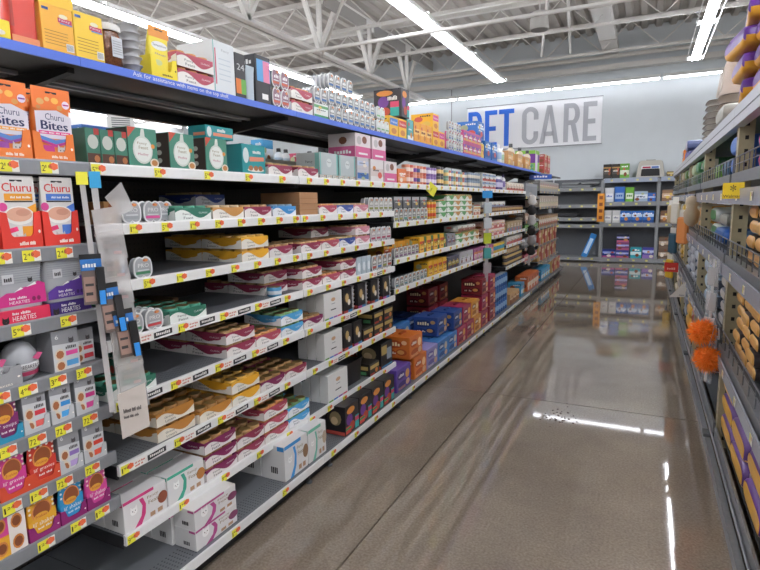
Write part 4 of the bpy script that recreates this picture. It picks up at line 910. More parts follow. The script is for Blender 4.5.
sct = T('foil_tub', 'tub', MB().lathe([(.026, 0), (.03, .022), (.033, .0225), (.033, .0262)], 0, .034, M('#c3c5c8', .3, .3), 12), [('foil_lid', MB().lathe([(.032, .0263), (.031, .0268)], 0, .034, M('#d0d2d4', .3, .4), 12), (0,0,0))], (.066, .068, .027))
for i in range(4):
    L((bk, bk2)[i % 2], 'black gourmet carton', SH[5], 2.915+.19*i, .84, .012)
    for k in range(6):
        if i < 4: L(sct, 'silver tub in a stack between black cartons', SH[5], 3.032+.19*i if i < 3 else 3.605, .84+.027*k, .02)
# -- sixth shelf
trays('gold', 6, 1.445, 1, 2, 2, inset=.03); trays('gold', 6, 1.655, 1, 1, 2); trays('yellow', 6, 1.862, 1, 2, 2)
trays('wine', 6, 2.07, 1, 1, 2); trays('maroon', 6, 2.277, 1, 1, 2)
for dd in range(3): L(wc, 'flat white carton with coloured base stripe', SH[6], 2.675, .60, .012+.065*dd)
L(bk, 'black gourmet carton', SH[6], 2.905, .60, .012); L(bk2, 'black gourmet carton', SH[6], 3.04, .60, .012)
bg = carton(.15, .14, .085, '#211d1a', lambda p, w, h: (p.rect(-w*.45, w*.45, h*.55, h*.85, -.0008, M('#b59a5a', .5)), p.disc(w*.2, h*.3, w*.15, h*.2, -.0008, M('#c9803e', .5)), p.rect(-w*.45, 0, h*.05, h*.2, -.001, M('#a83a30', .5))), lambda p, w, d, h: (p.side(d*.1, d*.9, h*.5, h*.8, -w/2-.0008, M('#b59a5a', .5)), p.side(d*.2, d*.6, h*.1, h*.35, -w/2-.0008, M('#4a8a5a', .5))))
for i in range(3):
    for k in range(1 if i == 0 else 2): L(bg, 'black and gold multipack', SH[6], 3.17+.165*i, .60+.0855*k, .012)
# -- seventh shelf
def pr_ff(c, cc):
    def f(p, w, h):
        p.rect(-w*.5, w*.2, h*.9, h, -.0008, M(c, .45)); cat(p, -w*.28, h*.48, w*.13, '#f2f1ee', -.0016)
        p.poly([(-w*.15, h*.85), (-w*.08, h*.6), (-w*.12, h*.3), (-w*.3, 0), (-w*.14, 0), (-w*.02, h*.3), (0, h*.6), (-w*.06, h*.85)], -.001, M(c, .45))
        p.text('Fancy', w*.04, w*.3, h*.68, h*.8, -.001, M('#8a7440', .5)); p.text('Feast', w*.06, w*.34, h*.52, h*.64, -.001, M('#8a7440', .5)); p.disc(w*.4, h*.5, w*.12, h*.2, -.001, M(cc, .5)); 
        for i in range(2): p.rect(w*(.08+.18*i), w*(.2+.18*i), h*.08, h*.22, -.001, M('#b08a6a', .5))
    return f
def sd_ff(c): return lambda p, w, d, h: (p.side(.003, d*.3, h*.86, h-.003, -w/2-.0008, M(c, .45)), p.textside('||||', d*.3, d*.6, h*.2, h*.4, -w/2-.0008, INK))
def ff(c, cc, w=.20, h=.125, d=.11): return carton(w, d, h, '#dcdad8', pr_ff(c, cc), sd_ff(c))
for dd in range(3): L(ff('#c93a78', '#8a4a34'), 'white carton with magenta swoosh', SH[7], 1.25, .325, .012+.115*dd); L(ff('#3fa58a', '#b5793f'), 'white carton with green swoosh', SH[7], 1.458, .325, .012+.115*dd)
trays('wine', 7, 1.67, 1, 3, 1); trays('maroon', 7, 1.877, 1, 2, 1); trays('red', 7, 2.083, 1, 3, 1); trays('sky', 7, 2.29, 1, 2, 1)
for dd in range(4): L(wc2, 'large flat white carton with coloured base stripe', SH[7], 2.70, .325, .012+.065*dd)
bag = pouch(.26, .15, .14, '#1f1c1e', None, hole=False, name='pet_food_bag', cat='bag'); L(bag, 'plain black bag', SH[7], 2.99, .325, .06)
bkt = carton(.19, .2, .19, '#1c1a1c', lambda p, w, h: (p.rect(0, w*.42, h*.3, h*.75, -.0008, M('#8d98a0', .5)), p.rect(-w*.48, 0, h*.55, h*.9, -.0008, M('#b59a5a', .5)), p.rect(-w*.48, w*.48, h*.05, h*.12, -.001, M('#3f7fb0', .5))), sd_blk)
L(bkt, 'tall black carton with grey panel', SH[7], 3.44, .325, .012); L(bg, 'black and gold multipack', SH[7], 3.27, .325, .02)
# -- base deck
zb = .116
L(ff('#b04a86', '#7a3a5a', .25, .09, .12), 'white carton with plum swoosh', 'base deck', 1.51, zb, .03, True); L(ff('#b04a86', '#7a3a5a', .25, .09, .12), 'white carton with plum swoosh', 'base deck', 1.51, zb+.0905, .03, True)
for dd in range(1, 3): L(ff('#b04a86', '#7a3a5a', .25, .14, .12), 'set-back white carton with plum swoosh', 'base deck', 1.50, zb, .03+.125*dd, True)
for dd in range(2): L(ff('#3a8fd0', '#8a6a4a', .21, .19, .15), 'tall white carton with blue swoosh', 'base deck', 2.13, zb, .03+.155*dd, True); L(ff('#6fb8a0', '#b5a08a', .18, .19, .15), 'tall white carton with mint swoosh', 'base deck', 2.35, zb, .03+.155*dd, True)
def pr_b2(p, w, h): pr_big(p, w, h); p.rect(-w*.48, -w*.1, h*.05, h*.3, -.0012, M('#c9453a', .5)); p.rect(-w*.48, -w*.1, h*.18, h*.26, -.0016, M('#3f9a5a', .5))
bb2 = carton(.175, .14, .185, '#1f1b1e', pr_b2, sd_blk)
for i in range(4): L(bb2, 'black and purple variety carton', 'base deck', 2.74+.182*i, zb, .02, True)
L(carton(.16, .25, .17, '#201d20', None, sd_blk), 'plain black carton set behind the variety cartons', 'base deck', 2.62, zb, .2, True)

# ================================================================== FOURTH TO SIXTH BAYS
def cyl_can(c, lab, r=.036, h=.10, lid='#b0b2b4', name='food_can'):
    return T(name, 'can', MB().lathe([(r*.95, 0), (r, .004), (r, h-.004), (r*.95, h)], 0, r, M(c, .35), 12), [('lid', MB().lathe([(r*.9, h), (r*.86, h+.0008)], 0, r, M(lid, .3, .5), 12), (0,0,0)), ('label_band', MB().lathe([(r*1.01, h*.3), (r*1.01, h*.7)], 0, r, M(lab, .5), 12), (0,0,0))], (2*r, 2*r, h+.001))
def run(t, desc, shelf, y0, y1, z, layers=1, inset=.015, base=False, gap=.003):
    n = max(1, int((y1-y0)/(t.w+gap)))
    for i in range(n):
        for k in range(layers): L(t, desc, shelf, y0+(t.w+gap)*i, z+(t.h+.0005)*k, inset, base)
def runv(ts, shelf, y0, y1, z, layers=1, inset=.015, gap=.003):
    y = y0; i = 0
    while y+ts[i % len(ts)][0].w < y1:
        t, dsc = ts[i % len(ts)]
        for k in range(layers): L(t, dsc, shelf, y, z+(t.h+.0005)*k, inset)
        y += t.w+gap; i += 1
def cans(base, descs, h=.075): return [(cyl_can(b_, l_, .034, h), d_) for (b_, l_), d_ in zip(base, descs)]
# first shelf D, E
run(bx(.16, .16, .11, '#d9743a', [(None, .2), ('#e8a070', .25)], 'Sheba', '#ffffff', .6), 'orange carton', SH[1], 3.79, 3.96, 1.675)
can_o = cyl_can('#d98a6a', '#e9d8cc', .034, .075); can_p = cyl_can('#8a6aa8', '#e0d8e4', .034, .075); can_k = cyl_can('#4a4448', '#d9b878', .034, .085); can_m = cyl_can('#7fa08a', '#e4c07a', .034, .075); can_r = cyl_can('#b86a5a', '#e8e0d0', .034, .075); can_b = cyl_can('#7a8a9a', '#d0c8b8', .034, .08)
runv(cans((('#d98a6a', '#e9d8cc'), ('#c9604a', '#e9d8cc'), ('#d9a08a', '#7a4a9a'), ('#cf7a5a', '#4a5a8a')), ('salmon-pink can', 'brick-orange can', 'peach can with purple label', 'orange can with navy label')), SH[1], 3.98, 4.42, 1.675, 2); run(can_p, 'lavender can', SH[1], 4.44, 4.68, 1.675, 2); run(can_k, 'dark can with gold label', SH[1], 4.70, 4.90, 1.675, 2)
runv(cans((('#7fa08a', '#e4c07a'), ('#b86a5a', '#e8e0d0'), ('#6a7fa0', '#d9d0c0')), ('sage green can', 'brick-red can', 'dusty blue can')), SH[1], 4.92, 5.62, 1.675, 2); run(can_b, 'slate can with beige label', SH[1], 5.64, 6.10, 1.675, 2)
wtray = tray('#9aa39a', '#dfe0da', '#b3a58a', word=('Pate', ''), full=False, band='')
run(bx(.2, .2, .09, '#cfd3cf', [('#b5493f', .3), (None, .3), ('#6f8fb0', .25)]), 'white carton with red and blue stripes', SH[1], 6.14, 6.8, 1.675, 2)
run(bottle(.16, .035, '#4a3a7a', '#e0dfe4', '#cfc8e0'), 'violet bottle with white cap', SH[1], 6.85, 7.2, 1.675); run(bottle(.2, .03, '#d9d6d8', '#3a2f5a', '#8a7ab0'), 'slim white bottle with violet cap', SH[1], 7.22, 7.33, 1.675); run(bx(.18, .16, .11, '#d6c9b6', [('#b0402f', .3), (None, .3), ('#e3dccf', .3)]), 'cream carton with red stripe', SH[1], 7.36, 8.5, 1.675)
# second shelf (1.385)
Z2, Z3, Z4 = 1.385, 1.11, .885
cg = cup_pack('#a8a24a', .078, .105, .03, 'Duo', '#7f7d7b'); cg2 = cup_pack('#b06a4a', .078, .105, .03, 'Duo', '#8a8684'); cg3 = cup_pack('#5a9a8a', .078, .105, .03, 'Duo', '#93918d')
for i, t_c in enumerate((cg, cg, cg3, cg2, cg, cg3, cg2, cg)): L(t_c, 'grey twin-cup pack with %s band' % {id(cg): 'mustard', id(cg2): 'rust', id(cg3): 'sea-green'}[id(t_c)], SH[2], 3.70+.088*i, Z2, .012)
gt = bx(.15, .13, .085, '#5f6062', [(None, .7), ('#a9abad', .3)], name='tub_sleeve', cat='sleeve')
for i in range(4): L(gt, 'charcoal sleeve above the twin-cup packs', SH[2], 3.70+.175*i, Z2+.1055, .012)
ycan = cyl_can('#d9a83a', '#c9502f', .036, .075); run(ycan, 'yellow can with red label', SH[2], 4.42, 4.66, Z2, 2)
gtr = tray('#5a9a5a', '#e2e4dc', '#c79a5a', word=('Medley', ''), full=False, band='')
run(gtr, 'leaf-green and white can tray', SH[2], 4.68, 4.90, Z2, 3); atr = tray('#c08a4a', '#e2e4dc', '#8a9a5a', word=('Medley', ''), full=False, band=''); runv([(gtr, 'leaf-green and white can tray'), (atr, 'amber and white can tray')], SH[2], 4.91, 5.78, Z2, 4)
run(bx(.13, .13, .10, '#dcd6cc', [('#b86a4a', .35), (None, .3), ('#cfa06a', .2)]), 'cream carton with rust base', SH[2], 5.80, 6.10, Z2)
# third shelf (1.11)
ybx = bx(.10, .14, .135, '#e6b02e', [(None, .12), ('#f0cf6a', .25), (None, .2), ('#c8452c', .16)], 'Meow', '#b03020', .16); ybg = bx(.05, .14, .135, '#2f6a4a', [(None, .3), ('#d9c86a', .3)])
for i in range(6): L(cup_pack('#8a5a8a', .076, .085, .03, 'Duo', '#8d8a88'), 'grey twin-cup pack with mauve band', SH[3], 3.70+.082*i, Z3, .012)
for i in range(4): L(bx(.12, .14, .12, '#d9982e', [(None, .3), ('#b0502c', .3)]), 'amber carton behind the twin-cup packs', SH[3], 3.70+.125*i, Z3, .10)
for i in range(4): L(ybx, 'bright yellow carton', SH[3], 4.205+.168*i, Z3, .012); L(ybg, 'narrow green and yellow carton', SH[3], 4.309+.168*i, Z3, .012)
run(bx(.12, .14, .12, '#8d8f94', [(None, .3), ('#6a5a7a', .3)]), 'grey carton with mauve stripe', SH[3], 4.92, 5.18, Z3)
runv([(gtr, 'leaf-green and white can tray'), (atr, 'amber and white can tray')], SH[3], 5.2, 6.05, Z3, 2); run(bx(.2, .15, .055, '#cfd2c8', [('#8a5a4a', .5)]), 'low cream carton on green trays', SH[3], 5.25, 6.0, Z3+.127)
# fourth shelf (.885)
for i in range(8): L(cup_pack(('#5a8a9a', '#8a8f7a')[i % 2], .076, .085, .03, 'Duo', '#7d7f80'), 'grey twin-cup pack with %s band' % ('steel-blue', 'khaki')[i % 2], SH[4], 3.70+.085*i, Z4, .012)
for i in range(4): L(ybx, 'bright yellow carton', SH[4], 4.41+.125*i if i < 4 else 0, Z4, .012)
run(bx(.11, .12, .12, '#4a4a60', [(None, .3), ('#b0a04a', .3)]), 'navy carton with mustard stripe', SH[4], 4.94, 5.30, Z4); run(bx(.15, .14, .13, '#b9b7bc', [(None, .2), ('#d9d6da', .4)]), 'pale grey carton', SH[4], 5.32, 5.80, Z4); run(bx(.14, .14, .13, '#a85a8a', [(None, .2), ('#d9a0b8', .3), ('#d98a4a', .2)]), 'pink and orange carton', SH[4], 5.82, 6.7, Z4); run(cyl_can('#c9a83a', '#3f8aa8', .04, .12), 'yellow can with blue label', SH[4], 6.72, 7.32, Z4)
# -- base stacks of boxed pouches
def pbx(c, c2, w=.27, d=.24, h=.175, word='Party', acc='#e8e0d8'):
    def f(p, W_, H_):
        p.disc(-W_*.18, H_*.66, W_*.26, H_*.18, -.0008, M(c2, .45), 14); p.text(word, -W_*.36, W_*.02, H_*.6, H_*.74, -.0014, WHITE); p.disc(W_*.26, H_*.6, W_*.14, H_*.2, -.0008, M(acc, .5), 12); p.disc(-W_*.1, H_*.25, W_*.3, H_*.14, -.0008, M(c2, .5), 12); p.disc(W_*.28, H_*.22, W_*.14, H_*.14, -.001, M('#d9b08a', .5), 10)
        for i in range(3): p.rect(-W_*.4, W_*.1, H_*(.06+.04*i), H_*(.075+.04*i), -.0012, M(acc, .5))
    def g(p, W_, D_, H_):
        x = -W_/2-.0008; p.textside(word, D_*.35, D_*.85, H_*.58, H_*.76, x-.0006, M('#f0e6b8', .5)); el = lambda cy2, cz, ry, rz, cc, o: p.add([(x-o, D_*cy2+D_*ry*math.cos(a*pi/6), H_*cz+H_*rz*math.sin(a*pi/6)) for a in range(12)], [tuple(range(12))], M(cc, .5))
        el(.6, .66, .34, .2, c2, 0); el(.2, .75, .1, .1, acc, .0004); el(.3, .3, .2, .16, c2, 0); el(.32, .3, .13, .1, '#d9a05a', .0004); el(.68, .25, .22, .14, c2, 0); p.textside('24 ct', D_*.5, D_*.85, H_*.2, H_*.3, x-.0006, M('#f0e6d8', .5))
    t = carton(w, d, h, c, f, g, bev=.003)
    hd = MB().box(-w*.2, w*.2, d*.45, d*.55, h, h+.012, M(c2, .5)); t.parts.append(('carry_handle', hd.mesh('carry_handle'), (0,0,0)))
    return t
ORG = pbx('#d0702a', '#b04f20', acc='#f0c89a'); PUR = pbx('#5b3f96', '#3f2a70', acc='#d9a04a'); BLU = pbx('#3a78b8', '#28508a', acc='#c8b8a0'); MAG = pbx('#a02c50', '#7a1c3c', acc='#e0b050'); LIL = pbx('#8f86b8', '#6a5fa0'); AMB = pbx('#d09034', '#a06018', acc='#f0d8a0'); NVY = pbx('#2a4a8c', '#1c3468', acc='#c8a060'); CRM = pbx('#8a2834', '#5f1a24', acc='#d9a060')
D0 = 'base deck'; hb_ = .1755
def B(t, n_, y0, k=0, inset=.045): L(t, n_, D0, y0, zb+k*(.1755+.0125)+0, inset, True)
B(PUR, 'purple pouch carton', 3.560); B(ORG, 'orange pouch carton', 3.910); B(ORG, 'orange pouch carton', 3.830, 1, .05); B(ORG, 'orange pouch carton set back', 3.685, 1, .30); B(PUR, 'purple pouch carton set back', 3.685, 0, .30)
B(LIL, 'lilac pouch carton', 4.190); B(BLU, 'blue pouch carton', 4.470); B(BLU, 'blue pouch carton', 4.747); B(NVY, 'navy pouch carton', 4.610, 1, .10); B(NVY, 'navy pouch carton', 4.910, 1); 
B(BLU, 'blue pouch carton at the back', 4.160, 1, .30); B(BLU, 'blue pouch carton at the back', 4.160, 0, .30); B(NVY, 'navy pouch carton at the back', 4.530, 1, .36) 
B(MAG, 'magenta pouch carton', 5.040); B(MAG, 'magenta pouch carton', 5.330); B(AMB, 'amber pouch carton', 5.620); B(MAG, 'magenta pouch carton', 5.210, 1); B(AMB, 'amber pouch carton', 5.510, 1); B(MAG, 'magenta pouch carton', 5.910); B(MAG, 'magenta pouch carton', 5.910, 1); B(CRM, 'crimson pouch carton', 5.910, 2); B(CRM, 'crimson pouch carton', 6.260); B(CRM, 'crimson pouch carton', 6.260, 1); B(MAG, 'magenta pouch carton', 6.240, 2)
for k in range(3): B(CRM, 'crimson pouch carton against the back panel', 5.060, k, .36); B(CRM, 'crimson pouch carton against the back panel', 5.390, k, .36)
bcan = cyl_can('#2f5f9c', '#8fb0d0', .055, .16); 
run(bcan, 'big blue can', D0, 6.56, 7.32, zb, 3, .05, True); run(bx(.2, .2, .15, '#c9a070', [('#8a5a34', .4)], name='cardboard_box', cat='box'), 'brown carton at the deck edge', D0, 7.36, 8.0, zb, 1, .05, True)
# ================================================================== SEVENTH TO LAST BAYS
run(cyl_can('#6a4a3a', '#b09060', .045, .07), 'brown can with gold label', SH[2], 6.14, 8.5, 1.395, 1); run(bx(.22, .2, .06, '#d9d6cc', [('#7a86a0', .4)]), 'flat white carton on brown cans', SH[2], 6.14, 7.3, 1.395+.0715+.0005)
run(bx(.26, .2, .09, '#d9b0a4', [('#c05a5a', .4), (None, .3), ('#e0d8cc', .2)]), 'rose and white multipack', SH[3], 6.2, 7.3, 1.11, 2); run(bx(.2, .18, .14, '#a8906a', [('#6f7f94', .4)]), 'tan carton with slate base', SH[3], 7.4, 8.5, 1.11); run(bx(.2, .18, .1, '#c8c4bc', [('#b04a4a', .4)]), 'white carton with red base', SH[4], 7.4, 8.5, .94); run(can_k, 'dark can with gold label', SH[5], 7.4, 8.5, .645, 2); run(bx(.2, .18, .06, '#c09a6a'), 'flat tan carton on dark cans', SH[5], 7.4, 8.4, .645+.173)
tis = bx(.24, .2, .2, '#3f8fb8', [(None, .2), ('#d9e4ea', .3), ('#5aa8d0', .3)]); run(tis, 'blue and white wipes pack', D0, 8.1, 8.5, zb, 1, .05, True); run(bx(.24, .2, .24, '#c96a3a', [(None, .3), ('#e8d8c0', .3)]), 'orange bag-style carton', D0, 8.6, 9.6, zb, 1, .05, True); run(tis, 'blue and white wipes pack', D0, 9.85, 10.9, zb, 1, .05, True)
gbin = bx(.5, .35, .20, '#85878a', [(None, .8), ('#9b9da0', .2)], name='storage_bin', cat='bin')
run(gbin, 'grey plastic bin', SH[1], 8.6, 9.75, 1.60); run(bx(.3, .3, .12, '#7f7268', [(None, .4), ('#b0a08a', .3)]), 'taupe carton', SH[2], 8.6, 9.75, 1.22); run(bx(.16, .2, .10, '#4a7a3a', [(None, .5), ('#6aa04a', .4)]), 'green carton', SH[3], 8.6, 9.75, 1.06); run(cyl_can('#7d8084', '#a9abad', .04, .14), 'grey canister', SH[4], 8.6, 9.75, .80); run(bx(.22, .2, .1, '#a84a5a', [(None, .3), ('#d9c0b8', .4)]), 'rose carton', SH[5], 8.6, 9.75, .58)
run(bx(.2, .25, .18, '#9c9a96', [(None, .3), ('#c0a080', .3)]), 'grey carton with tan stripe', SH[1], 9.85, 12.1, 1.70); run(bx(.2, .25, .2, '#a8998a', [('#c8b8a0', .4)]), 'beige carton', SH[2], 9.85, 12.1, 1.42); run(bx(.2, .25, .2, '#8a6a4a', [(None, .3), ('#cfc4b4', .4)]), 'brown and white carton', SH[3], 9.85, 12.1, 1.06)
fb = pouch(.28, .26, .16, '#a8483a', lambda p, w, h: (p.rect(-w*.4, w*.4, h*.5, h*.8, -.001, M('#d9c4a0', .5)),), hole=False, name='treat_bag', cat='bag'); fb2 = pouch(.28, .26, .16, '#b9965a', lambda p, w, h: p.disc(0, h*.5, w*.3, h*.2, -.001, M('#a03a30', .5)), hole=False, name='treat_bag', cat='bag')
for i in range(7): L((fb, fb2)[i % 2], ('red-brown treat bag', 'tan treat bag')[i % 2], SH[4], 9.9+.31*i, .75, .02); L((fb2, fb)[i % 2], ('tan treat bag', 'red-brown treat bag')[i % 2], SH[5], 9.9+.31*i, .45, .02)
for i in range(4): L((fb2, fb)[i % 2], ('tan treat bag', 'red-brown treat bag')[i % 2], D0, 11.0+.3*i, zb, .05, True)
# ------------------------------------------------------------------ things hung on the left fixture
def strip_sheet(n, w, h, tint):
    mb = MB()
    for i in range(n):
        z = -h/n*i; mb.box(-w/2, w/2, .001*i, .001*i+.002, z-h/n*1.15, z, CLEAR)
    return mb
film = M('#e2dedc', .3, alpha=.32); film2 = M('#e4e0de', .35, alpha=.5)
e = obj('clip_strip', None, loc=(XF+.065, 1.165, 1.622), rz=pi/2-.35, category='hanging strip'); e['label'] = 'clear plastic hanging strip of empty pockets between the two near bays'
obj('strip_tab', MB().box(-.022, .012, 0, .004, -.02, .02, M('#e6df3c', .5)).box(.016, .05, 0, .004, -.03, .022, M('#2f9fd0', .4)), e)
obj('strip_spine', MB().prism([(-.012, -.02), (.004, -.02), (.03, -.78), (.012, -.78)], .004, .006, film2), e); obj('strip_spine', MB().prism([(.02, -.03), (.04, -.03), (.06, -.78), (.045, -.78)], .003, .005, film2), e)
for k in range(9):
    zz = -.10-.075*k; xx = .012+.0045*k
    obj('pocket', MB().prism([(xx, zz), (xx+.085, zz+.012), (xx+.095, zz-.085), (xx+.008, zz-.098)], -.004-.003*(k % 2), .0, film), e)
    if k: obj('pocket_print', MB().rect(xx+.02, xx+.07, zz-.05, zz-.035, -.009, M('#a9a19e', .6, alpha=.7)).rect(xx+.02, xx+.05, zz-.025, zz-.018, -.009, M('#8f8a88', .6)).rect(xx+.05, xx+.075, zz-.07, zz-.06, -.009, M('#c9a8a4', .6, alpha=.7)), e)
obj('backing_card', MB().prism([(.035, -.72), (.13, -.70), (.135, -.86), (.04, -.88)], -.012, -.010, M('#c9bfb6', .6)), e)
obj('backing_print', MB().text('adhesive hook strip', .05, .11, -.79, -.775, -.0135, INK).text('follow care steps', .05, .10, -.81, -.80, -.0135, INK), e)
obj('pocket_flap', MB().prism([(.06, -.06), (.115, -.01), (.15, -.10), (.10, -.12)], .008, .010, film), e)
def toy_card(dx, z, tilt, nm):
    e = obj('brush_card', MB().prism([(-.028, -.15), (.03, -.15), (.03, 0), (-.028, 0)], 0, .003, M('#6a5c56', .5)), loc=(XF+.085+dx*.4, 1.145+dx*.55, z), rz=pi/2-.5, category='hanging pack')
    e['label'] = nm; e.rotation_euler[1] = tilt
    obj('card_header', MB().box(-.029, .031, -.002, .004, -.04, -.004, M('#2b6fb8', .4)).box(-.03, .032, -.001, .005, -.006, .012, BLACK), e)
    obj('brush', MB().box(.012, .036, -.016, -.001, -.15, -.03, BLACK).box(.016, .033, -.018, -.016, -.15, -.105, M('#2f8fe0', .4)), e)
    obj('card_print', MB().text('GROOM', -.024, .016, -.030, -.018, -.003, WHITE).rect(-.024, .008, -.14, -.06, -.001, M('#a58578', .6)).rect(-.02, .0, -.12, -.11, -.002, INK).rect(-.02, .004, -.09, -.082, -.002, INK), e)
toy_card(.0, 1.372, .0, 'blue-topped grooming tool card, highest of three'); toy_card(.06, 1.275, -.08, 'blue-topped grooming tool card, middle of three'); toy_card(.115, 1.185, -.08, 'blue-topped grooming tool card, lowest of three')
e = obj('clip_strip', None, loc=(XF+.06, 6.08, 1.62), rz=pi/2-.9, category='hanging strip'); e['label'] = 'far hanging strip with blue tab and stacked packs at the sixth bay'
obj('strip_tab', MB().box(-.06, .06, 0, .004, -.05, .03, M('#2f8fd0', .4)), e); obj('strip_spine', MB().box(-.02, .02, .004, .006, -1.0, 0, film2), e)
for k in range(5): obj('pack', MB().box(-.045, .045, -.02, .002, -.22-.17*k, -.10-.17*k, M(('#b9c4c8', '#c4c9cc', '#b0c02f', '#4a9a96', '#a9a5a8')[k], .4)), e)
e = obj('clip_strip', None, loc=(XF+.10, 8.4, 1.66), rz=pi/2-.9, category='hanging strip'); e['label'] = 'hanging strip of black and white toy packs near the last blue strip'
obj('strip_spine', MB().box(-.02, .02, .004, .006, -1.1, 0, film2), e)
for k in range(6): obj('pack', MB().lathe([(.03, -.19-.15*k), (.07, -.15-.15*k), (.05, -.09-.15*k), (.06, -.07-.15*k), (.02, -.04-.15*k)], 0, -.05, M(('#d8d4d0', '#2a2829', '#c9c5c4', '#242224', '#8d8a8a', '#2a2829')[k], .6), 10), e)
e = obj('shelf_flag', MB().box(-.05, .05, -.002, 0, -.05, .04, YTAG), loc=(XF+.012, 4.44, 1.645), rz=pi/2-.5, category='sign'); e['label'] = 'yellow shelf flag sticking out at the fourth bay'; e.rotation_euler[1] = .6
obj('flag_print', MB().text('!', -.008, .008, -.03, .02, -.003, BLACK), e)
# ------------------------------------------------------------------ goods on the far side seen through the gap
REAR = 'on the cream rear shelf'
for i, (y, t_, d_) in enumerate(((2.95, bottle(.16, .03, '#dcdcdc', '#161616'), 'white bottle with black cap'), (3.04, bottle(.16, .03, '#dcdcdc', '#161616'), 'white bottle with black cap'), (3.36, bottle(.16, .03, '#d6d8da', '#161616', '#a9b6c4'), 'white bottle with black cap'), (3.45, bottle(.16, .03, '#d6d8da', '#161616', '#a9b6c4'), 'white bottle with black cap'), (3.78, bottle(.17, .034, '#dedede', '#101012'), 'white bottle with black cap'), (3.87, bottle(.17, .034, '#dedede', '#101012'), 'white bottle with black cap'), (3.97, bottle(.17, .034, '#dedede', '#101012'), 'white bottle with black cap'))):
    put(t_, d_, REAR, (-2.42, y, 1.781), pi/2)
put(bx(.12, .1, .2, '#4a9fd4', [(None, .3), ('#d9e8f2', .4)]), 'blue and white carton', REAR, (-2.4, 3.17, 1.781), pi/2); put(bx(.08, .1, .14, '#b03a5a'), 'raspberry carton', REAR, (-2.4, 3.6, 1.781), pi/2)
put(bx(.2, .1, .14, '#3f6fb8', [('#dfe6ee', .6)]), 'blue-topped white pack', REAR, (-2.4, 1.86, 1.781), pi/2); put(bx(.16, .1, .15, '#d9743a'), 'orange pack', REAR, (-2.45, 2.12, 1.781), pi/2); put(bx(.10, .1, .13, '#c9803e'), 'small orange-brown pack', REAR, (-2.45, 2.36, 1.781), pi/2)

# ================================================================== RIGHT PALLET RACK
XP = .455; XD = 1.42; ZR = [.14, .66, 1.19, 1.66, 2.03]
tanp = M('#b3a888', .5, grain=.05); galv = M('#85888c', .35, .35, grain=.06); lrail = M('#a7a9b4', .25, grain=.03); wire = M('#6f7276', .35, .5); wdeck = M('#4d4f52', .5, .3)
def post(h):
    mb = MB().box(XP, XP+.075, 0.002, .078, 0, h, tanp)
    for k in range(int(h/.075)):
        z = .05+.075*k
        mb.add([(XP-.0006, .048, z), (XP-.0006, .032, z), (XP-.0006, .032, z+.022), (XP-.0006, .048, z+.022)], [(0, 1, 2, 3)], BLACK)
        mb.add([(XP+.03, 0.0014, z), (XP+.048, 0.0014, z), (XP+.048, 0.0014, z+.022), (XP+.03, 0.0014, z+.022)], [(0, 1, 2, 3)], BLACK)
    return mb
BL = 2.0
pm = post(2.04).mesh('post'); 
rearp = MB().box(XD-.07, XD, .002, .078, 0, 2.04, tanp).mesh('rear_post')
brace = MB().bar((XP+.08, .04, .35), (XD-.07, .04, .35), .03, .05, tanp).bar((XP+.08, .04, .95), (XD-.07, .04, 1.35), .03, .04, tanp).mesh('brace')
def beam_mesh(h): return MB().box(XP-.022, XP, .08, BL-.0, -h, -.012, galv).box(XP-.022, XP+.02, .08, BL-.0, -.012, 0, galv).mesh('beam')
topb = MB().box(XP-.03, XP+.02, .002, BL-.002, -.11, 0, M('#c3c5cb', .4, grain=.03)).box(XP-.0315, XP-.03, .002, BL-.002, -.062, -.055, M('#5a5c60', .5)).mesh('top_beam')
deckm2 = MB().box(XP+.02, XD, .01, BL-.01, -.02, -.004, wdeck).mesh('deck')
rail = MB().prism([(XP-.04, -.02), (XP-.032, -.02), (XP-.026, -.10), (XP-.034, -.10)], .01, BL-.01, lrail).mesh('label_rail')
fence = MB().tube((XP-.012, .03, .09), (XP-.012, BL-.03, .09), .004, wire).tube((XP-.012, .03, .05), (XP-.012, BL-.03, .05), .0025, wire)
for k in range(13): fence.tube((XP-.012, .03+(BL-.06)*k/12, -.03), (XP-.012, .03+(BL-.06)*k/12, .09), .004, wire, 4)
fence = fence.mesh('wire_fence')
guard = MB().box(.395, .425, 0, BL, .0, .055, galv).mesh('floor_guard'); guard2 = MB().box(.44, .452, .04, BL-.04, .06, .14, galv).mesh('base_beam'); g3 = MB().tube((.432, 0, .075), (.432, BL, .075), .008, STEEL).mesh('guard_rod')
clipm = MB().box(.388, .46, .0, .09, .055, .075, M('#55585a', .5)).mesh('guard_clip')
bms = {1: beam_mesh(.09), 2: beam_mesh(.07), 3: beam_mesh(.055)}
rlab = MB().rect(-.03, .03, -.02, .02, 0, PAPER).rect(-.028, 0, -.018, .018, -.0005, M('#d9cf6a', .5)).rect(.004, .026, .0, .016, -.0005, M('#b08a7a', .5)).mesh('shelf_label')
RB = ['nearest right rack bay', 'second right rack bay', 'third right rack bay', 'fourth right rack bay', 'fifth right rack bay']
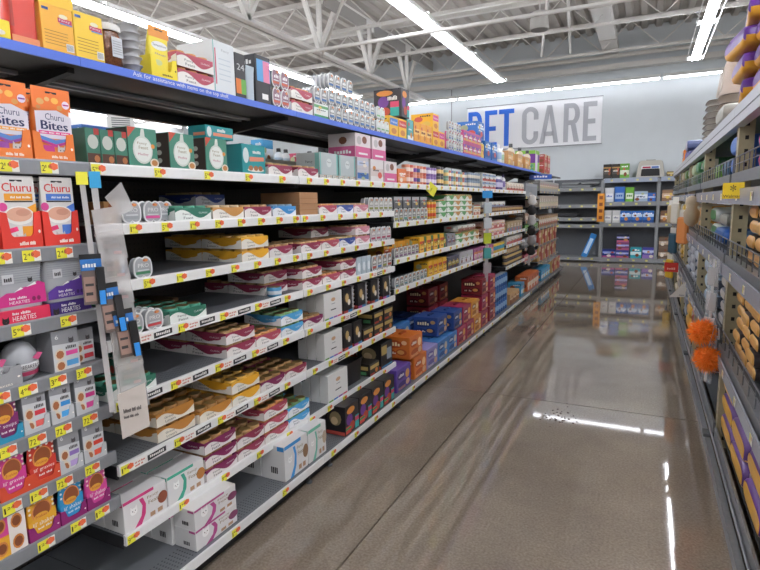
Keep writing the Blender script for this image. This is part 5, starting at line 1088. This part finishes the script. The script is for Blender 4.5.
for i in range(5):
    y0 = 1.76+BL*i
    e = obj('pallet_rack_bay', None, loc=(0, y0, 0), category='rack'); e['label'] = ['nearest steel rack bay cropped by the right edge', 'second steel rack bay with the fluffy orange toys', 'third steel rack bay on the right', 'fourth steel rack bay on the right', 'farthest steel rack bay on the right'][i]
    obj('post', pm, e); obj('rear_post', rearp, e); obj('brace', brace, e)
    if i == 4: obj('post', pm, e, (0, BL-.08, 0))
    obj('top_beam', topb, e, (0, 0, 2.03)); obj('deck', deckm2, e, (0, 0, 2.03))
    for k in (1, 2, 3):
        b_ = obj('beam', bms[k], e, (0, 0, ZR[k])); obj('deck', deckm2, e, (0, 0, ZR[k])); obj('wire_fence', fence, e, (0, 0, ZR[k])); r_ = obj('label_rail', rail, e, (0, 0, ZR[k]-(.07 if k == 3 else .02)))
        for q in range(4): obj('shelf_label', rlab, r_, (XP-.0405, .25+.45*q, -.06), -pi/2)
    obj('deck', deckm2, e, (0, 0, ZR[0])); obj('floor_guard', guard, e); obj('base_beam', guard2, e); obj('guard_rod', g3, e); obj('guard_clip', clipm, e)
def sack(w, d, h, c, print_=None, cend=None, name='pet_food_bag', ends=1, belly=0, sides=()):
    """filled bag lying flat, crimped end to the aisle"""
    n = 20; rings = []
    for f, s_, hz in ((0, .95, .30), (.005, .97, .62), (.018, .985, .84), (.06, 1, .95), (.5, 1, 1), (.94, 1, .95), (.982, .985, .84), (.995, .97, .62), (1, .95, .30)):
        r = []
        for i in range(n):
            a = 2*pi*i/n; ca, sa = math.cos(a), math.sin(a)
            x = s_*w/2*math.copysign(abs(ca)**.4, ca)*(1+.015*math.sin(9*f+i)); z = h*.5+hz*h*.5*math.copysign(abs(sa)**.55, sa)*(1+.03*math.sin(5*f+2.3*i))
            r.append((x, f*d, z))
        rings.append(r[::-1])
    b = MB(); m1 = M(c, .35, grain=.08, gs=12); m2 = M(cend or c, .35, grain=.05, gs=12)
    v = [q for r in rings for q in r]; fa, fb_ = [], []
    for i in range(len(rings)-1):
        for k in range(n):
            q = (i*n+k, i*n+(k+1) % n, (i+1)*n+(k+1) % n, (i+1)*n+k); zz = sum(v[t_][2] for t_ in q)/4
            (fb_ if (zz < h*belly or i < ends) else fa).append(q)
    b.add(v, fa, m1, True); b.add(v, fb_, m2, True); b.add(rings[0], [tuple(range(n))[::-1]], m2 if ends else m1); b.add(rings[-1], [tuple(range(n))], m1)
    p = MB()
    for f0, f1, z0, z1, cc in sides:
        for sx in (-1, 1): p.add([(sx*(w/2+.003), f0*d, z0*h), (sx*(w/2+.003), f1*d, z0*h), (sx*(w/2+.003), f1*d, z1*h), (sx*(w/2+.003), f0*d, z1*h)], [(0, 1, 2, 3)], M(cc, .4))
    if print_:
        q = rings[4]
        idx = [i for i in range(n)]
        def band(f0, f1, x0, x1, col, lift=.002):
            pts = []
            for f in (f0, f1):
                for k in range(6):
                    x = x0+(x1-x0)*k/5
                    hz = 1-.2*abs(2*f-1)**3; z = h*.5+hz*h*.5*(max(0, 1-abs(2*x)**(1/.55*1.0)))**.4
                    pts.append((x*w, f*d, z+lift))
            b2 = len(pts)//2; p.add(pts, [(k, k+1, b2+k+1, b2+k) for k in range(5)], M(col, .4))
        print_(band)
    return T(name, 'bag', b, [('print', p, (0,0,0))] if p.v else [], (w, d, h))
RS = {0: 'bottom deck', 1: 'lower shelf', 2: 'middle shelf', 3: 'upper shelf', 4: 'rack top'}
def Rk(t, desc, lv, y0, z=0, inset=.06, tilt=0, dz=0):
    bi = min(4, max(0, int((y0+t.w/2-1.76)/BL)))
    return put(t, desc, '%s, %s' % (RS[lv], RB[bi]), (XP+inset, y0+t.w/2, ZR[lv]+.001+z), -pi/2+tilt, axis=2)
pyp = lambda band: (band(.15, .4, -.4, .4, '#e0a52c'), band(.5, .8, -.35, .35, '#d9cfe0'), band(.42, .48, -.4, .4, '#b03a70'))
PY = sack(.42, .6, .125, '#5a2a86', pyp, '#dfa02c', ends=0, belly=.40, sides=[(.12, .3, .45, .8, '#d9cfe0'), (.34, .5, .4, .75, '#8a5ab0')])
for k in range(4): Rk(PY, 'purple bag with yellow end', 4, 3.50-.02*k, .127*k, -.02-.025*(k % 3), .10*(k % 3-1))
for k in range(3): Rk(PY, 'purple bag with yellow end', 4, 3.02+.01*k, .127*k, .0)
LT_ = sack(.36, .5, .11, '#9aa0a8', lambda band: (band(.2, .5, -.4, .3, '#4a7ab0'), band(.55, .8, -.3, .4, '#c8a03a')), '#4f8a8a'); Rk(LT_, 'patterned bag beside the purple bags', 4, 2.6, 0, -.02, .1)
# stacked beige litter pans
def pan(w, d, h, c):
    o = []; 
    for z, k, dz in ((0, .84, 0), (h*.88, .97, 0), (h*.885, 1, 0), (h, 1, 0)):
        r = []
        for i in range(24):
            a = 2*pi*i/24; ca, sa = math.cos(a), math.sin(a)
            r.append((k*w/2*math.copysign(abs(ca)**.4, ca), d/2+k*d/2*math.copysign(abs(sa)**.4, sa), z))
        o.append(r)
    rim = MB().loft([[(x*1.005, d/2+(y-d/2)*1.005, z) for x, y, z in o[2]], [(x*1.02, d/2+(y-d/2)*1.02, h) for x, y, z in o[3]]], M('#8d8378', .4))
    return T('litter_pan', 'pan', MB().loft(o, M(c, .35)), [('rim', rim, (0,0,0))], (w, d, h))
pn = pan(.42, .5, .06, '#cdbfb0'); pn2 = pan(.40, .5, .05, '#d6d2c8')
for k in range(4): Rk(pn, 'taupe plastic litter pan in a stack', 4, 4.82, .062*k, .0)
dome = MB()
o = []
for f, z in ((1, 0), (.99, .10), (.94, .2), (.84, .27), (.6, .30), (.2, .31)):
    r = []
    for i in range(24):
        a = 2*pi*i/24; ca, sa = math.cos(a), math.sin(a); r.append((f*.22*math.copysign(abs(ca)**.45, ca), .25+f*.25*math.copysign(abs(sa)**.45, sa), z))
    o.append(r)
dome.loft(o, M('#bda999', .35))
ridge = MB()
for x in (-.12, 0, .12): ridge.bar((x, -.004, .02), (x, .02, .2), .012, .008, M('#d8cfc4', .4))
Rk(T('litter_box_hood', 'hood', dome, [('moulded_ridge', ridge, (0,0,0))], (.44, .5, .31)), 'taupe domed litter box hood on the pans', 4, 4.81, .2485, .0)
for k in range(7): Rk(pn2, 'pale grey litter pan in a tall stack', 4, 5.82, .052*k, .0)
Rk(sack(.45, .5, .12, '#a9a69c', None, '#b5b2a6'), 'crumpled grey-beige bag on the rack edge', 4, 4.34, 0, -.03)
for k in range(6): Rk(pan(.40, .5, .05, '#c2beb4'), 'off-white litter pan in a stack', 4, 6.42, .052*k, .03)
Rk(sack(.4, .4, .14, '#4a4a70', None, '#7a3f90'), 'navy bag with purple end', 4, 8.6, 0, .0); Rk(bx(.3, .3, .2, '#e08030', [(None, .4), ('#7a3f90', .4)]), 'orange and purple carton', 4, 9.3, 0, .0); Rk(sack(.4, .4, .14, '#505a80', None, '#c8c0d0'), 'slate bag with pale end', 4, 8.62, .142, .0)
# upper shelf bags (z 1.66)
def stackbags(t, desc, lv, y0, n, inset=.06, jit=.02, pitch=None):
    for k in range(n): Rk(t, desc, lv, y0+random.uniform(-jit, jit), (pitch or t.h)*k, inset+random.uniform(0, .02))
MG = sack(.34, .5, .10, '#b0307c', None, '#c43a80', sides=[(.06, .2, .3, .8, '#e8c0d4'), (.25, .4, .2, .7, '#5f2a7a')]); VP = sack(.36, .5, .11, '#5f2a7a', lambda b_: b_(.1, .4, -.3, .3, '#d9b0c8'), '#6a2f86'); CR = sack(.36, .5, .10, '#d9b08a', None, '#c9a080')
stackbags(MG, 'magenta bag', 3, 3.06, 3, .03); stackbags(VP, 'violet bag', 3, 2.64, 2, .03); stackbags(CR, 'peach bag', 3, 2.2, 2, .03)
BLs = sack(.30, .5, .12, '#2f5fb0', None, '#3f72c4'); stackbags(BLs, 'royal blue bag', 3, 3.89, 2, .0)
GRs = sack(.34, .5, .12, '#6a9a3a', lambda b_: b_(.1, .4, -.3, .3, '#e0d8a0'), '#8ab04a'); stackbags(GRs, 'lime green bag', 3, 4.7, 1, .0); DBs = sack(.36, .5, .12, '#24507a', lambda b_: b_(.08, .3, -.4, .4, '#d9b86a'), '#3a6a8a'); stackbags(DBs, 'deep blue bag with yellow print', 3, 4.26, 1, .0)
for i, c in enumerate(('#3f7a4a', '#4a8a5a', '#b8c8a0', '#2f6f7a', '#6a8a4a', '#c8b89a')): 
    t_ = sack(.34, .4, .12, c, None, c, sides=[(.06, .25, .3, .8, '#e0dccc'), (.3, .4, .2, .7, '#4a6a5a')]); stackbags(t_, ['forest green bag', 'mint green bag', 'pale green bag', 'petrol bag', 'olive bag', 'sand bag'][i], 3, 5.88+2*(i//3)+.62*(i % 3), 2, .0)
# middle shelf (z 1.19)
GW = sack(.40, .6, .13, '#d8dcd4', lambda b_: (b_(.1, .35, -.4, .4, '#4a8a4a'), b_(.4, .6, -.3, .3, '#c8d0b8')), '#3f8048'); stackbags(GW, 'green and white bag', 2, 5.1, 2, .04)
Rk(sack(.5, .6, .12, '#2a5fae', lambda b_: (b_(.1, .3, -.3, .3, '#e0b82f'),), '#2f66b8'), 'cobalt bag with yellow print', 2, 4.45, 0, .03); Rk(sack(.5, .6, .12, '#3f6a94', lambda b_: b_(.1, .4, -.2, .3, '#a8582f'), '#4a7aa8'), 'steel-blue bag with rust print', 2, 3.86, 0, .06); Rk(sack(.45, .6, .1, '#6a6a62', None, '#8a8a80'), 'grey bag on the cobalt bag', 2, 4.45, .125, .05)
TN = sack(.20, .5, .075, '#2a2422', lambda b_: b_(.1, .4, -.4, .4, '#8a3a2a'), '#d9a45a', ends=2, sides=[(.16, .3, .2, .8, '#c8c0b8'), (.34, .6, .25, .75, '#8a2f2a')])
for j in range(2): stackbags(TN, 'black bag with tan end', 2, 3.18-.24*j, 4, .02, .005)
for i, c in enumerate(('#d9a03a', '#c8c4b4', '#d98a4a', '#b0a894', '#e0b83a', '#a8a8b0')): stackbags(sack(.34, .4, .13, c, None, c, sides=[(.06, .22, .3, .8, '#e4e0d4'), (.26, .4, .2, .7, '#5a5048')]), ['amber bag', 'ivory bag', 'apricot bag', 'khaki bag', 'golden bag', 'pale slate bag'][i], 2, 5.88+2*(i//3)+.62*(i % 3), 2, .0)
# lower shelf (z .66)
LB = sack(.38, .6, .13, '#9fb4c8', sides=[(.05, .2, .2, .8, '#3a4250'), (.25, .5, .3, .8, '#e2e8ee')], print_= lambda b_: b_(.08, .4, -.4, .4, '#dfe6ec'), cend='#b4c8da'); stackbags(LB, 'pale blue bag with dark end', 1, 4.86, 3, .0)
DE = sack(.26, .5, .085, '#23405f', None, '#2f5f90'); stackbags(DE, 'dark blue bag end', 1, 3.88, 4, .05, .01); stackbags(sack(.24, .5, .085, '#5a5a60', None, '#b8b4b0'), 'grey bag with white end', 1, 4.2, 4, .03, .01)
TN2 = sack(.20, .5, .07, '#3a3234', lambda b_: (b_(.1, .3, -.4, .4, '#c8c0b8'), b_(.3, .45, -.4, .4, '#8a2f2a')), '#d9a45a', ends=2, sides=[(.14, .24, .2, .85, '#d0c8c0'), (.28, .4, .25, .75, '#7a2a26'), (.44, .6, .3, .7, '#a89a90')])
for j in range(3): stackbags(TN2, 'charcoal bag with tan rolled end', 1, 3.40-.22*j, 5, .02, .008)
for i, c in enumerate(('#b8bcc8', '#c4c8d0', '#a8b0bc', '#d9b03a', '#c8a03a', '#b0b4bc')): stackbags(sack(.36, .4, .09, c, None, c, sides=[(.06, .22, .3, .8, '#5a6a80'), (.26, .4, .2, .7, '#e4e4e8')]), ['silver bag', 'light silver bag', 'dull silver bag', 'yellow bag', 'ochre bag', 'misty grey bag'][i], 1, 5.88+2*(i//3)+.62*(i % 3), 4, .0)
# bottom deck
YP = sack(.40, .6, .13, '#5a3080', lambda b_: (b_(.06, .3, -.45, .45, '#e0a82c'), b_(.32, .5, -.4, .4, '#c8b8d4'), b_(.5, .62, -.4, .4, '#8a2a40')), '#e0a82c', ends=1, belly=.26, sides=[(.05, .16, .35, .85, '#d9cfe0'), (.2, .3, .3, .7, '#8a2a40'), (.34, .5, .35, .8, '#7a50a0'), (.52, .6, .3, .7, '#d9a83a')])
for j in range(4): stackbags(YP, 'purple and yellow bag', 0, 3.30-.42*j, 3, .003, .008)
stackbags(sack(.4, .6, .13, '#2a2a30', None, '#3a3a44'), 'black bag', 0, 3.9, 2, .12); stackbags(LB, 'pale blue bag with dark end', 0, 4.9, 3, .05)
for i, c in enumerate(('#b03028', '#d9a83a', '#8a94a4', '#d9b84a', '#a09888', '#c8bca4')): stackbags(sack(.38, .4, .12, c, None, c, sides=[(.06, .22, .3, .8, '#e4e0d0'), (.26, .4, .2, .7, '#6a3a34')]), ['scarlet bag', 'mustard bag', 'steel grey bag', 'butter-yellow bag', 'mushroom bag', 'oatmeal bag'][i], 0, 5.88+2*(i//3)+.62*(i % 3), 3, .0)
# hanging clear strip with fluffy orange toys
def pom(r, seed):
    rnd = random.Random(seed); mb = MB(); c1 = M('#ff8a24', .8); c2 = M('#ff9a3a', .8)
    mb.lathe([(.02, -r*.8), (r*.7, -r*.5), (r*.8, 0), (r*.7, r*.5), (.02, r*.8)], 0, 0, M('#f07a1a', .8), 10)
    for k in range(1000):
        z = rnd.uniform(-1, 1); a = rnd.uniform(0, 2*pi); q = math.sqrt(1-z*z); d = Vector((q*math.cos(a), q*math.sin(a), z)); t = d.orthogonal().normalized(); tip = d*r*rnd.uniform(1.0, 1.28)+Vector((rnd.uniform(-1, 1), rnd.uniform(-1, 1), rnd.uniform(-1.4, .3)))*r*.12; b0 = d*r*.62
        s = t.cross(d)*r*.04; t = t*r*.04
        mb.add([tuple(b0+s), tuple(b0-s*.5+t), tuple(b0-s*.5-t), tuple(tip)], [(0, 1, 3), (1, 2, 3), (2, 0, 3)], (c1, c2)[k % 2])
    return mb
e = obj('fluffy_toy', pom(.074, 1), loc=(.335, 3.69, .735), category='pet toy', label='fluffy orange ball toy, upper of the pair on the rack'); obj('hang_cord', MB().tube((0, 0, .06), (.07, .0, .45), .002, film2, 4), e)
e = obj('fluffy_toy', pom(.074, 2), loc=(.37, 3.65, .585), category='pet toy', label='fluffy orange ball toy, lower of the pair on the rack'); obj('hang_cord', MB().tube((0, 0, .06), (.02, -.02, .2), .002, film2, 4), e)
e = obj('clip_strip', MB().box(-.05, .05, 0, .003, -.75, 0, CLEAR), loc=(.375, 3.72, 1.17), rz=-pi/2+.5, category='hanging strip', label='clear hanging strip above the fluffy orange toys'); obj('strip_spine', MB().box(-.012, .012, -.002, .0, -.75, 0, film2), e)
for k in range(4): obj('pack', MB().box(-.045, .045, -.006, -.001, -.16-.15*k, -.05-.15*k, film), e)
e = obj('shelf_sign', MB().box(-.045, .065, -.003, 0, -.04, .04, M('#e6c51e', .4)), loc=(XP-.07, 3.30, 1.56), rz=-.7, category='sign', label='yellow sign clipped to the upper right label rail'); obj('sign_print', MB().text('*', -.005, .025, -.005, .03, -.004, INK).text('Walmart', -.04, .06, -.035, -.02, -.004, INK), e)
e = obj('flag_sign', MB().box(-.16, .0, -.004, 0, -.06, .06, M('#c8281e', .4)), loc=(.40, 7.8, .66), rz=-.25, category='sign', label='small red flag sign on the right rack'); obj('sign_print', MB().text('SALE', -.13, -.03, -.03, .0, -.005, M('#f0b8a8', .5)), e)
e = obj('paper_flag', MB().prism([(-.16, -.09), (0, -.07), (0, .1)], -.003, 0, M('#d6d4cc', .6)), loc=(.42, 6.6, .55), rz=-.3, category='sign', label='white triangular paper flag low on the right rack'); obj('fold', MB().rect(-.06, -.01, -.06, -.05, -.004, GREYBOX), e)
e = obj('hanging_plush', MB().lathe([(.02, -.16), (.06, -.12), (.07, -.03), (.045, .02), (.06, .06), (.05, .11), (.01, .13)], 0, 0, M('#b9a890', .8), 12), loc=(.39, 6.0, 1.42), category='pet toy', label='beige plush toy hanging on the right rack'); obj('ear', MB().lathe([(.005, .08), (.02, .12), (.004, .16)], .03, 0, M('#3a3432', .8), 8), e)
for k, (y, z, c, n_) in enumerate(((7.0, 1.2, '#d98a4a', 'orange'), (9.2, .9, '#2f5a70', 'petrol'), (10.4, 1.3, '#c9b48a', 'sand'), (9.8, .45, '#e0b52a', 'yellow'), (8.9, 1.35, '#d8d4c8', 'ivory'))):
    e = obj('hanging_pack', MB().bbox(-.09, .09, -.05, .0, -.18, .12, M(c, .5), .02), loc=(.40, y, z), rz=-pi/2+.5, category='hanging pack', label='%s hanging toy pack on the far right rack' % n_); obj('header_card', MB().box(-.07, .07, -.03, -.026, .12, .2, M('#e0ddd4', .5)), e)

# ================================================================== BACK WALL SHELVING
gs_ = M('#85888a', .45, .1, grain=.04); gsd = M('#5d6064', .5, grain=.06)
YS = 14.40
def wall_bay(x0, x1, rows, label, strip=.085, top=None):
    e = obj('wall_shelf_bay', None, loc=(x0, YS, 0), category='shelving', label=label); w = x1-x0
    obj('back_panel', MB().box(.02, w-.02, .5, .53, .1, 2.05, gsd), e); obj('upright', MB().box(-.035, .035, .0, .06, 0, 2.0, gs_), e)
    for z in rows:
        s = obj('shelf', MB().box(.036, w-.036, .02, .5, z-.03, z, gs_), e); obj('price_channel', MB().box(.036, w-.036, 0, .02, z-strip, z+.005, top if (top and z == rows[0]) else gs_), s)
        for k in range(4): obj('price_tag', MB().rect(-.025, .025, -.02, .02, 0, M('#d9cf6a', .5)), s, (.2+.28*k, -.002, z-strip*.5))
    return e
wall_bay(-3.42, -2.2, [1.85, 1.42, .95, .12], 'wall shelving bay mostly hidden behind the left gondola')
wall_bay(-2.2, -.98, [1.83, 1.42, 1.1, .93, .12], 'nearly empty grey wall shelving bay left of the orange strip')
wall_bay(-.98, .24, [2.03, 1.47, .97, .12], 'stocked grey wall shelving bay under the pet carrier', .10, M('#98a2b4', .45))
wall_bay(.24, 1.46, [2.03, 1.47, .97, .12], 'wall shelving bay half hidden by the right rack', .10, M('#98a2b4', .45))
def K(t, desc, sh, px_, z, inset=.03): return put(t, desc, 'back wall %s' % sh, (-.9+(px_-606)*.0204+t.w/2, YS+inset, z+.001), 0, axis=0)
bpk = bx(.18, .2, .34, '#26231f', [(None, .3), ('#4a4540', .2), (None, .2), ('#b58a4a', .1)], 'Feed', '#c8b080', .5); K(bpk, 'dark tall bag with tan band', 'top shelf', 602, 2.03); K(bpk, 'dark tall bag with tan band', 'top shelf', 611.4, 2.03)
K(bx(.2, .2, .34, '#6aa83a', [(None, .25), ('#dfe8d0', .3)], 'Pine', '#ffffff', .75), 'bright green tall carton', 'top shelf', 620.3, 2.03)
# pet carrier
cr = MB(); rs = []
for y, k in ((0, .96), (.03, 1), (.37, 1), (.40, .96)):
    rs.append([(x*k, y, z) for x, z in ((-.30, 0), (.30, 0), (.30, .05), (.25, .36), (.2, .39), (-.2, .39), (-.25, .36), (-.30, .05))])
cr.loft(rs, M('#b8b4aa', .5), True, False)
K(T('pet_carrier', 'carrier', cr, [('carrier_door', MB().poly([(-.2, .03), (.2, .03), (.19, .17), (.14, .24), (-.14, .24), (-.19, .17)], -.003, BLACK), (0,0,0)), ('carrier_label', MB().poly([(-.2, .2), (.2, .2), (.19, .27), (-.19, .27)], -.004, M('#dfe2e6', .5)).rect(-.17, 0, .21, .25, -.005, M('#b0304a', .5)).rect(.02, .17, .21, .25, -.005, M('#3f6ab8', .5)), (0,0,0)), ('carry_handle', MB().box(-.1, .1, .15, .2, .39, .415, M('#8d8a84', .5)), (0,0,0))], (.6, .4, .4)), 'beige plastic pet carrier with dark door', 'top shelf', 637.5, 2.03, .05)
K(bx(.16, .2, .12, '#6a5a3a', [(None, .5), ('#c8b070', .3)]), 'small brown bundle', 'top shelf', 669, 2.03)
def soft(w, h, c, c2, word=None, wc='#2f5fb0'): return pouch(w, h, .14, c, lambda p, W_, H_: (p.rect(-W_*.4, W_*.4, H_*.2, H_*.6, -.001, M(c2, .45)), word and p.text(word, -W_*.3, W_*.3, H_*.35, H_*.5, -.002, M(wc, .5))), hole=False, name='pad_pack', cat='pack')
K(soft(.21, .34, '#d0d4d8', '#e4e6ea', 'Pads'), 'white pad pack', 'upper middle shelf', 604.7, 1.47); K(soft(.23, .36, '#2f66b8', '#9fb8dc', 'Pet'), 'royal blue pad pack', 'upper middle shelf', 615.3, 1.47); K(soft(.19, .34, '#6fae3f', '#e0ead4', 'Eco', '#3f7a2a'), 'lime pad pack', 'upper middle shelf', 627, 1.47)
K(bx(.28, .2, .24, '#9fb4c8', [(None, .3), ('#dfe6ec', .4)], 'Pad', '#4a6a9a', .4), 'pale blue carton', 'upper middle shelf', 637, 1.47); K(bx(.17, .2, .2, '#2f62b4', [(None, .4), ('#8fa8d8', .2)]), 'small blue carton', 'upper middle shelf', 650.8, 1.47); K(bx(.24, .2, .26, '#8a6a4f', [(None, .3), ('#c9a88a', .4)]), 'brown and pink carton', 'upper middle shelf', 665.5, 1.47)
for i in range(2): K(soft(.18, .30, '#c8c8c6', '#dcdcda', 'Pads', '#6a6a8a'), 'grey-white pad pack', 'lower middle shelf', 604.6+9.3*i, .97)
for i, px_ in enumerate((622.8, 634.8, 646.8)): K(bx(.235, .2, .28, '#2a6ab8', [('#1c4a8c', .25), (None, .25), ('#bcd4ec', .25)], 'Quilt', '#ffffff', .72), 'blue quilted pad carton', 'lower middle shelf', px_, .97)
K(bx(.2, .2, .28, '#7a5a44', [(None, .3), ('#d0b8a0', .3)]), 'brown and cream carton', 'lower middle shelf', 665, .97)
nv = bx(.30, .2, .2, '#2a3a8a', [('#b0508a', .25), (None, .3), ('#8fa0d8', .2)]); K(nv, 'navy and pink pad pack', 'bottom shelf', 604.6, .12)
for k in range(3): K(bx(.28, .2, .19, ('#33408c', '#7a3f70', '#23263f')[k], [('#b8587a', .25), (None, .25), ('#a8b0e0', .2)]), ('indigo', 'plum', 'midnight')[k]+' pad pack in the stack', 'bottom shelf', 620, .12+.191*k)
K(bx(.24, .2, .26, '#2f9fae', [(None, .3), ('#c8e4e8', .3)], 'Pad', '#ffffff', .7), 'turquoise pad carton', 'bottom shelf', 635.5, .12); K(bx(.26, .2, .26, '#4a4aa0', [('#8f6fb8', .35), (None, .2), ('#c8d0f0', .2)]), 'violet-blue pad carton', 'bottom shelf', 648.5, .12)
for z, n_ in ((.12, 'bottom shelf'), (.12+.262, 'bottom shelf')): K(bx(.24, .2, .26, '#6a5646', [(None, .3), ('#b9a48e', .3)]), 'brown carton stacked by the right rack', n_, 665, z)
e = obj('shelf_end_strip', MB().box(-.08, .08, -.012, -.002, 1.0, 1.68, M('#d9902f', .5)), loc=(-1.0, YS, 0), category='sign', label='orange vertical strip on the wall shelving upright')
for k in range(4): obj('strip_print', MB().rect(-.04, .04, 1.06+.16*k, 1.14+.16*k, -.0135, M('#8a4a1f', .5)), e)
for i, (x, y_, r_) in enumerate(((-1.75, 1.832, .2), (-1.45, 1.832, -.15), (-1.27, 1.905, .1), (-1.74, 1.905, -.15))): put(sack(.42, .3, .07, '#6f7274', None, '#7f8284', name='folded_bed'), 'grey folded pet bed', 'wall shelving left of orange strip', (x, YS+.06, y_), r_, axis=0)
put(sack(.5, .3, .12, '#1e1e20', None, '#242428', name='folded_mat'), 'black folded mat', 'wall shelving left of orange strip', (-1.78, YS+.06, 1.101), 0, axis=0)
e = obj('leaning_board', MB().box(-.07, .07, 0, .03, 0, .62, M('#2f7fc4', .4)), loc=(-1.36, YS+.03, .122), category='board', label='blue narrow box leaning on the bottom wall shelf'); e.rotation_euler = (0, .38, 0); obj('print', MB().rect(-.04, .04, .1, .5, -.001, M('#bcd8f0', .5)), e)
rnd = random.Random(3); mb = MB(); cm_ = M('#4a3524', .8)
for k in range(46):
    x, y = rnd.gauss(-.49, .06), rnd.gauss(3.87, .09); r = rnd.uniform(.003, .009)
    mb.lathe([(r, .0002), (r*.9, r*.4), (r*.3, r*.6)], x, y, cm_, 6)
o_ = obj('spilled_crumbs', mb, kind='stuff'); o_['label'] = 'brown crumbs scattered on the concrete floor'; o_['category'] = 'crumbs'
finish_labels()
